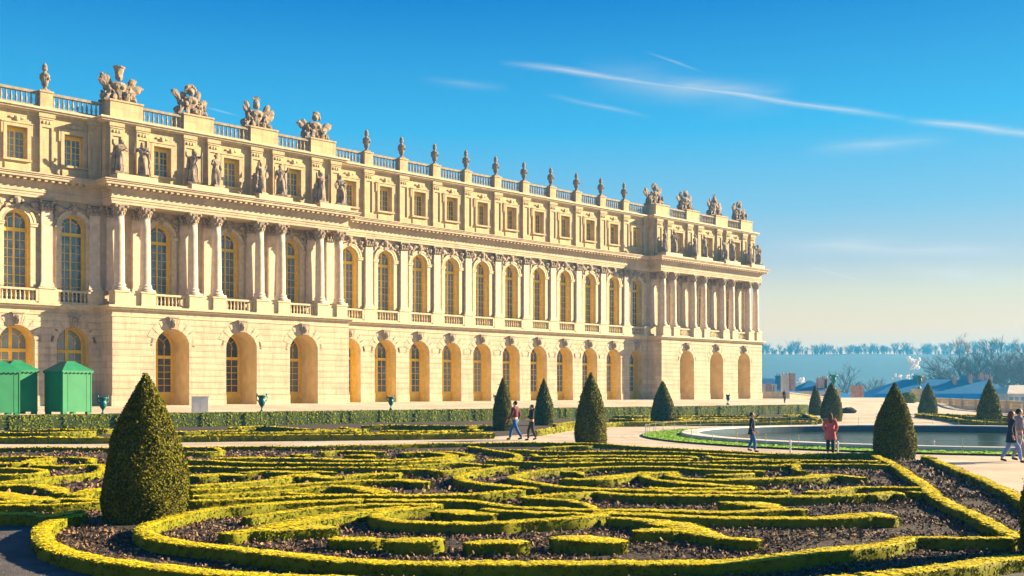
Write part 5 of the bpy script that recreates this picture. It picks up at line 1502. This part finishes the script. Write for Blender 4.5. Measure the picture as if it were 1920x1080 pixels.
# ================================================================ THE TOWN BELOW
def hip_house(name, X0, X1, Y0, Y1, ze, zr, rx0, rx1, lab, roofm='slate', wallm='render_wall', skirt=None, zb=-13.0, chim=(), group='houses of the town below the terrace', windows=0):
    root = empty(name, ((X0 + X1) / 2, (Y0 + Y1) / 2, zb), 0, lab, 'house', group)
    cx, cy = (X0 + X1) / 2, (Y0 + Y1) / 2
    L = lambda x, y, z: (x - cx, y - cy, z - zb)
    wl_ = MB(); wl_.box(X0 - cx, X1 - cx, Y0 - cy, Y1 - cy, 0, ze - zb); wl_.build('wall', M[wallm], root)
    ym = (Y0 + Y1) / 2; ov = .4
    zi, ins = (ze, 0.0) if skirt is None else skirt
    if skirt:
        m = MB(); a = [L(X0 - ov, Y0 - ov, ze), L(X1 + ov, Y0 - ov, ze), L(X1 + ov, Y1 + ov, ze), L(X0 - ov, Y1 + ov, ze)]
        b_ = [L(X0 + ins, Y0 + ins, zi), L(X1 - ins, Y0 + ins, zi), L(X1 - ins, Y1 - ins, zi), L(X0 + ins, Y1 - ins, zi)]
        m.add(a + b_, [(0, 1, 5, 4), (1, 2, 6, 5), (2, 3, 7, 6), (3, 0, 4, 7)]); m.build('lower_roof', M['slate_light'], root)
    else: ins = -ov
    m = MB()
    m.add([L(X0 + ins, Y0 + ins, zi), L(X1 - ins, Y0 + ins, zi), L(X1 - ins, Y1 - ins, zi), L(X0 + ins, Y1 - ins, zi), L(rx0, ym, zr), L(rx1, ym, zr)],
          [(0, 1, 5, 4), (1, 2, 5), (2, 3, 4, 5), (3, 0, 4)])
    rf_ = m.build('roof', M[roofm], root)
    for (x, w, z0, z1, mm, dy) in chim:
        c = MB(); c.box(x - w / 2 - cx, x + w / 2 - cx, ym + dy - .6 - cy, ym + dy + .6 - cy, z0 - zb, z1 - zb); c.box(x - w / 2 - .1 - cx, x + w / 2 + .1 - cx, ym + dy - .7 - cy, ym + dy + .7 - cy, z1 - zb, z1 - zb + .25)
        k = max(1, int(w / .5))
        for i in range(k): c.lathe(x - w / 2 + w * (i + .5) / k - cx, ym + dy - cy, [(.14, z1 + .25 - zb), (.11, z1 + .8 - zb)], 6)
        c.build('chimney', M[mm], root)
    for k in range(windows):
        x = X0 + (X1 - X0) * (k + .5) / windows
        wn_ = MB(); wn_.box(x - .45 - cx, x + .45 - cx, Y0 - .05 - cy, Y0 - .01 - cy, ze - 2.6 - zb, ze - .9 - zb); wn_.build('window', M['glass'], root)
    return root
zz = lambda y, Z: CAM_H + (HY - y) * Z / F
Z = 300.0
hip_house('mansard_house', ray(1637, Z), ray(1912, Z), Z, Z + 16, zz(750, Z), zz(711, Z), ray(1712, Z), ray(1872, Z),
          'long house under a broad blue slate hipped roof with several chimneys', skirt=(zz(738, Z), .9),
          chim=[(ray(1738, Z), 1.6, 2, zz(705, Z), 'slate', 0), (ray(1748, Z), 1.3, 2, zz(707, Z), 'brick', -1), (ray(1806, Z), .9, 3, zz(708, Z), 'brick', -2), (ray(1832, Z), 2.6, 3, zz(706, Z), 'slate', 0),
                (ray(1838, Z), 1.0, 3, zz(706, Z), 'brick', -1.5), (ray(1863, Z), 1.1, 3, zz(703, Z), 'brick', 0), (ray(1876, Z), 1.0, 2, zz(704, Z), 'brick', 1), (ray(1884, Z), .8, 1, zz(706, Z), 'brick', 1)])
Z = 260.0
hip_house('slate_house', ray(1395, Z), ray(1466, Z), Z, Z + 12, zz(736, Z), zz(709, Z), ray(1400, Z), ray(1462, Z), 'house with a plain blue slate roof at the palace corner', chim=[(ray(1463, Z), 1.2, 0, zz(706, Z), 'slate', -4)])
Z = 235.0
root = empty('chimney_tower', (ray(1476, Z), Z, -13), 0, 'tall pink brick chimney block beside the plain slate roof', 'chimney')
MB().box(ray(1466, Z) - ray(1476, Z), ray(1478, Z) - ray(1476, Z), -1, 1, 0, 13 + zz(703, Z)).build('stack', M['render_wall'], root)
MB().box(ray(1480, Z) - ray(1476, Z), ray(1489, Z) - ray(1476, Z), -1, 1, 0, 13 + zz(700, Z)).build('stack', M['brick'], root)
for k in range(3): MB().lathe(-1.0 + k * .8, 0, [(.16, 12.98 + zz(703, Z)), (.12, 13.6 + zz(703, Z))], 6).build('pot', M['brick'], root)
Z = 225.0
root = empty('brick_chimneys', (ray(1442, Z), Z, -13), 0, 'row of low brick chimney stacks behind the plain stone wall', 'chimney')
for (a, b_, t, mm) in ((1427, 1434, 720, 'render_wall'), (1435, 1444, 718, 'brick'), (1445, 1448, 720, 'render_wall'), (1450, 1455, 720, 'render_wall')):
    MB().box(ray(a, Z) - ray(1442, Z), ray(b_, Z) - ray(1442, Z), -.8, .8, 0, 13 + zz(t, Z)).build('stack', M[mm], root)
Z = 250.0
hip_house('gable_house', ray(1500, Z), ray(1562, Z), Z, Z + 9, zz(733, Z), zz(713, Z), ray(1527, Z), ray(1529, Z), 'house with a steep pointed slate roof left of the twin yews', chim=[(ray(1544, Z), 2.2, -1, zz(712, Z), 'brick', -3), (ray(1552, Z), 1.0, -1, zz(711, Z), 'render_wall', -3)])
Z = 215.0
hip_house('low_house', ray(1470, Z), ray(1528, Z), Z, Z + 10, zz(745, Z), zz(733, Z), ray(1482, Z), ray(1500, Z), 'low house with a bright blue zinc roof behind the ramp wall', roofm='slate_light')
hip_house('low_house', ray(1565, Z), ray(1640, Z), Z + 2, Z + 12, zz(751, Z), zz(733, Z), ray(1575, Z), ray(1586, Z), 'low blue roofed house between the twin yews and the brick stack', roofm='slate_light')
Z = 205.0
root = empty('brick_stack', (ray(1607, Z), Z, -13), 0, 'wide pink brick chimney stack with small pots right of the twin yews', 'chimney')
MB().box(ray(1597, Z) - ray(1607, Z), ray(1610.5, Z) - ray(1607, Z), -.7, .7, 0, 13 + zz(724, Z)).build('stack', M['brick'], root)
MB().box(ray(1611.5, Z) - ray(1607, Z), ray(1618, Z) - ray(1607, Z), -.5, .5, 0, 13 + zz(723, Z)).build('stack', M['brick'], root)
for k in (-.7, .1): MB().lathe(k, 0, [(.13, 12.98 + zz(724, Z)), (.1, 13.35 + zz(724, Z))], 6).build('pot', M['brick'], root)
Z = 285.0
hip_house('white_house', ray(1890, Z), ray(1990, Z), Z, Z + 14, zz(738, Z), zz(722, Z), ray(1915, Z), ray(1970, Z), 'pale house with sunlit roof at the right edge of the frame', roofm='render_wall', windows=9)

# ---------------------------------------------------------------- bare trees in the mist
def bare_tree(X, Y, z0, H, Wd, lab, seed, name='bare_tree', depth=6):
    r = random.Random(seed); root = empty(name, (X, Y, z0), r.uniform(0, 6), lab, 'tree', 'bare winter trees in the distance')
    tr = MB(); cr = MB()
    tr.tube([(0, 0, -1), (r.uniform(-.3, .3), 0, H * .18), (r.uniform(-.5, .5), 0, H * .34)], [H * .028, H * .022, H * .018], 7)
    def grow(p, d, L, rad, k, mb):
        q = p + d * L; mid = p + d * L * .5 + Vector((r.uniform(-1, 1), r.uniform(-1, 1), r.uniform(-.3, .5))) * L * .07
        mb.tube([p, mid, q], [rad, rad * .85, rad * .65], 4 if k > 2 else 3)
        if k == 0: return
        for _ in range(3 if k > 1 else 4):
            nd = (d + Vector((r.uniform(-1, 1), r.uniform(-1, 1), r.uniform(-.35, .65))) * .75); nd.normalize()
            grow(p.lerp(q, r.uniform(.55, 1)), nd, L * r.uniform(.62, .82), rad * .6, k - 1, mb)
    for k in range(5):
        a = k * 1.257 + r.uniform(-.3, .3); d = Vector((math.cos(a) * Wd / H, math.sin(a) * Wd / H, r.uniform(.7, 1.3))).normalized()
        grow(Vector((0, 0, H * r.uniform(.18, .33))), d, H * .24, H * .013, depth - 1, cr)
    tr.build('trunk', M['bark'], root); cr.build('crown', M['bark'], root)
    return root
bare_tree(ray(1848, 330), 330, -13, 35, 42, 'broad bare tree in the mist behind the long slate roof, largest of all', 1, depth=7)
bare_tree(ray(1905, 350), 350, -13, 38, 40, 'broad bare tree at the right edge of the frame behind the slate roof', 2, depth=7)
bare_tree(ray(1800, 345), 345, -13, 31, 26, 'bare tree left of the largest misty tree, over the slate roof', 3)
bare_tree(ray(1955, 330), 330, -13, 36, 34, 'bare tree beyond the right edge of the slate roof', 11)
bare_tree(ray(1575, 420), 420, -13, 28, 22, 'faint bare tree rising behind the twin yews', 4, depth=5)
bare_tree(ray(1545, 430), 430, -13, 24, 18, 'faint low bare tree left of the twin yews', 5, depth=5)
bare_tree(ray(1650, 420), 420, -13, 27, 24, 'faint rounded bare tree between the brick stack and the large yew', 6, depth=5)
bare_tree(ray(1690, 440), 440, -13, 22, 22, 'faint bare tree right behind the large yew cone', 7, depth=5)

# row of bare trees on the crest of the hill
def crest():
    mb = MB(); r = random.Random(4); x = 150
    while x < 900:
        Y = 995 + r.uniform(-15, 45); gap = math.sin(x / 31.0) + math.sin(x / 13.0)
        if gap > -3:
            H = r.uniform(4, 11) + r.choice([0, 0, 4]) * (1.15 if gap > .4 else .8); z = float(hill_h(np.array([x]), np.array([Y]))[0]) - 1.5
            mb.tube([(x, Y, z - 1), (x, Y, z + H * .55)], [.28, .15], 4)
            for k in range(20):
                a = r.uniform(0, 6.28); h = r.uniform(.12, .95); L = H * .30 * (1.15 - h) * 1.5
                p = Vector((x, Y, z + H * h * .8)); q = p + Vector((math.cos(a) * L * .8, math.sin(a) * L * .4, L * r.uniform(.8, 1.9)))
                mb.tube([p, q], [.13, .06], 3)
                for _ in range(2): mb.tube([p.lerp(q, .6), q + Vector((r.uniform(-1, 1), 0, r.uniform(0, 1))) * L * .5], [.08, .05], 3)
        x += r.uniform(0.7, 1.9)
    return mb.build('hilltop_wood', M['bark'])
tag(crest(), label='misty line of bare trees along the crest of the far hill', cat='wood', kind='stuff')

# steam over the town
def puff(px, py, wpx, hpx, Z, lab, seed):
    r = random.Random(seed); m = MB(); s = Z / F
    for k in range(16):
        m.blob((r.uniform(-.42, .42) * wpx * s, r.uniform(-.3, .3) * wpx * s, r.uniform(-.42, .42) * hpx * s), tuple(r.uniform(.12, .24) * min(wpx, hpx) * s for _ in range(3)), 12, 8, jit=.06)
    tag(m.build('steam_puff', M['steam'], None, True, (ray(px, Z), Z, zz(py, Z))), lab, 'steam', 'puffs of steam over the town')
puff(1712, 680, 20, 24, 420, 'white puff of steam floating high over the town', 1)
puff(1690, 706, 52, 10, 430, 'long low bank of steam left of the big slate roof', 2)
puff(1502, 714, 16, 12, 300, 'small puff of steam by the pink brick chimney block', 3)

# ================================================================ PEOPLE
def tube_np(m, pts, rad, n=8): m.tube(pts, rad, n)
def person(px, Z, H, face, stride, top, legs, hair, lab, coat=0.0, long_hair=False, arms='walk', bag=None, z0=0.0, shoe='shoe', group='visitors strolling in the garden', hood=False, skirt=False):
    s = H / 1.72; X = ray(px, Z)
    root = empty('person', (X, Z, z0), face, lab, 'person', group)
    root.scale = (s, s, s)
    st = stride
    hipz = .90 - .05 * abs(st)
    def leg(sd, k):        # k: forward swing
        hip = (sd * .09, 0, hipz); knee = (sd * .095, -.25 * k - (.05 if k >= 0 else .06), .49); ank = (sd * .095, -.42 * k + (.0 if k >= 0 else .05), .09 + (.05 if k < 0 else 0))
        toe = (sd * .10, ank[1] - .16, .035 + (.0 if k >= 0 else .02))
        return hip, knee, ank, toe
    lg = [leg(-1, st), leg(1, -st)]
    def arm(sd, k):
        sh = (sd * .185, 0, 1.40)
        if arms == 'walk': return sh, (sd * .235, .03 - .10 * k, 1.13), (sd * .225, -.10 - .18 * k, .90)
        if arms == 'pockets': return sh, (sd * .27, .07, 1.14), (sd * .20, -.08, .98)
        return sh, (sd * .25, -.02, 1.14), (sd * .12, -.22, 1.10)
    am = [arm(-1, -st), arm(1, st)]
    # body, one continuous surface
    N = [(0, 0, .95, (.15, .12)), (0, 0, 1.10, (.125, .10)), (0, -.01, 1.27, (.155, .11)), (0, 0, 1.40, (.13, .09)), (0, .0, 1.49, .055), (0, -.015, 1.57, (.07, .08)), (0, -.01, 1.66, (.072, .088))]
    E = [(i, i + 1) for i in range(6)]
    def chain(fr, pts, rr):
        c = fr
        for p, r_ in zip(pts, rr): N.append((*p, r_)); E.append((c, len(N) - 1)); c = len(N) - 1
        return c
    for l in lg: chain(0, [l[0], l[1], l[2], l[3]], [.088, .058, .042, .03])
    for a in am: chain(3, [a[0], a[1], a[2]], [.06, .042, .03])
    V, Fc = skin_mesh(N, E, 0, 1); b = MB(); b.add(V, Fc)
    for sd, a in ((-1, am[0]), (1, am[1])):                              # hands: palm, four bent fingers, thumb
        e, w = Vector(a[1]), Vector(a[2]); d = (w - e).normalized(); sidev = Vector((0, 1, 0)).cross(d).normalized() if abs(d.y) < .9 else Vector((1, 0, 0)); up = d.cross(sidev)
        pc_ = w + d * .055
        b.tube([w, pc_, pc_ + d * .03], [.024, .032, .026], 6)
        for k in range(4):
            base_ = pc_ + d * .03 + up * (.018 * (k - 1.5)); L = (.062, .072, .068, .052)[k]
            b.tube([base_, base_ + d * L * .5 + sidev * (-sd) * .006, base_ + d * L * .85 + sidev * (-sd) * .024], [.0085, .008, .006], 5)
        tb = w + d * .03 + up * -.025
        b.tube([tb, tb + d * .03 + up * -.022, tb + d * .06 + up * -.026], [.011, .010, .007], 5)
    b.blob((0, -.015, 1.605), (.070, .088, .112), 14, 12)               # skull
    b.blob((0, -.108, 1.597), (.011, .018, .022), 6, 5)                 # nose
    b.blob((0, -.094, 1.552), (.026, .012, .009), 6, 4)                 # mouth
    for sd in (-1, 1): b.blob((sd * .072, .0, 1.60), (.010, .02, .030), 6, 5)
    body = b.build('body', M['skin'], root, True)
    ey = MB()
    for sd in (-1, 1): ey.blob((sd * .028, -.094, 1.617), (.011, .008, .007), 6, 4)
    ey.build('eyes', M['black_cloth'], root)
    # trousers
    N = [(0, .005, .98, (.165, .125)), (0, 0, .92, (.165, .125))]; E = [(0, 1)]
    for l in lg:
        N.append((l[0][0], 0, hipz - .06, .105)); E.append((1, len(N) - 1)); N.append((*l[1], .078)); E.append((len(N) - 2, len(N) - 1)); N.append((*l[2], .062)); E.append((len(N) - 2, len(N) - 1))
    V, Fc = skin_mesh(N, E, 0, 1); MB().add(V, Fc).build('trousers', M[legs], root, True)
    # jacket
    N = [(0, 0, .96 - .0, (.185, .145)), (0, 0, 1.10, (.165, .13)), (0, -.01, 1.27, (.19, .14)), (0, .005, 1.41, (.16, .115)), (0, .01, 1.475, .075)]; E = [(0, 1), (1, 2), (2, 3), (3, 4)]
    for a in am:
        N.append((*a[0], .085)); E.append((3, len(N) - 1)); N.append((*a[1], .066)); E.append((len(N) - 2, len(N) - 1)); w = Vector(a[2]) * .96 + Vector(a[1]) * .04; N.append((*w, .052)); E.append((len(N) - 2, len(N) - 1))
    V, Fc = skin_mesh(N, E, 0, 1); j = MB(); j.add(V, Fc)
    if coat > 0:
        n = 20; pr = [(.175, 1.05), (.19, .95), (.205 + coat * .05, .95 - coat * .5), (.22 + coat * .09, .95 - coat)]
        VV = [(q * math.cos(2 * math.pi * k / n) * (1 + .04 * math.sin(5 * 2 * math.pi * k / n)), q * .78 * math.sin(2 * math.pi * k / n), z) for q, z in pr for k in range(n)]
        FF = [(i * n + k, i * n + (k + 1) % n, (i + 1) * n + (k + 1) % n, (i + 1) * n + k) for i in range(3) for k in range(n)]
        j.add(VV, FF)
    if hood: j.blob((0, .09, 1.47), (.12, .09, .08), 10, 7)
    j.blob((0, .0, 1.475), (.085, .08, .035), 10, 6)
    j.build('coat' if coat else 'jacket', M[top], root, True)
    # hair
    h_ = MB()
    h_.blob((0, .018, 1.632), (.083, .092, .100), 14, 10)
    if long_hair:
        h_.blob((0, .07, 1.53), (.095, .055, .16), 12, 9); h_.blob((0, .085, 1.40), (.085, .045, .13), 10, 8)
        for sd in (-1, 1): h_.blob((sd * .075, .02, 1.53), (.024, .05, .11), 7, 6)
    h_.v = [(x, y if not (y < -.05 and z < 1.66) else -.05, z) for x, y, z in h_.v]
    h_.build('hair', M[hair], root, True)
    for l in lg:
        a, t = l[2], l[3]
        V, Fc = skin_mesh([(a[0], a[1] + .03, a[2] - .03, .048), (a[0], a[1] - .05, a[2] - .045, .045), (t[0], t[1] - .02, t[2] + .0, .038)], [(0, 1), (1, 2)], 0, 1)
        MB().add(V, Fc).build('shoe', M[shoe], root, True)
    if bag:
        g = MB(); g.blob((.22, -.02, .98), (.07, .15, .13), 10, 8); g.tube([(.2, -.1, 1.08), (-.02, -.12, 1.3), (-.14, .0, 1.46), (-.02, .12, 1.3), (.2, .06, 1.08)], .012, 5)
        o = g.build('shoulder_bag', M[bag], None, True, (X, Z, z0)); o.rotation_euler = (0, 0, face); o.scale = (s, s, s); tag(o, 'dark red shoulder bag carried by the navy coated walker near the right edge', 'bag')
    return root
# face: 0 looks towards the camera, +90 degrees looks right
person(966, 50.8, 1.87, R(-118), 0.75, 'maroon', 'jeans', 'dark_hair', 'person in a maroon jacket and blue jeans striding along the gravel walk')
person(997, 50.5, 1.70, R(-78), 0.35, 'black_cloth', 'dark_trousers', 'dark_hair', 'person in a black jacket and dark trousers right of the maroon jacket', hood=True, arms='front')
person(1410, 41.2, 1.53, R(72), 0.30, 'navy', 'jeans', 'dark_hair', 'person in a short navy coat and jeans walking by the pond lawn', coat=.18, long_hair=False, arms='walk')
person(1557, 39.0, 1.56, R(158), 0.05, 'pink', 'black_cloth', 'brown_hair', 'person in a pink coat with long brown hair, seen from behind', coat=.30, long_hair=True, arms='pockets', shoe='black_cloth')
person(1897, 35.2, 1.70, R(75), 0.62, 'navy', 'pale_jeans', 'brown_hair', 'person in a long navy coat and light jeans near the right edge', coat=.28, long_hair=True, bag='maroon')
person(1911, 35.9, 1.76, R(80), -0.45, 'pale_cloth', 'pale_cloth', 'dark_hair', 'person in pale clothes at the right edge, beyond the navy coat')
person(1471, 118.0, 1.50, R(30), 0.1, 'navy', 'navy', 'dark_hair', 'tiny distant person in dark clothes standing above the hedge end', z0=0.95, coat=.2, arms='pockets')

# ================================================================ HAZE
hz = MB(); hz.box(-1150, 1350, -320, 1400, -16.5, 62)
m, nn, ll, bb = new_mat('haze'); nn.remove(bb)
pv = nn.new('ShaderNodeVolumePrincipled')
pv.inputs['Color'].default_value = (0.05, 0.47, 0.97, 1)
pv.inputs['Density'].default_value = 0.00046
pv.inputs['Anisotropy'].default_value = 0.2
ll.new(pv.outputs[0], nn['Material Output'].inputs['Volume'])
o = hz.build('haze', m); tag(o, label='pale blue winter haze veiling the town and the hill', cat='haze', kind='stuff')
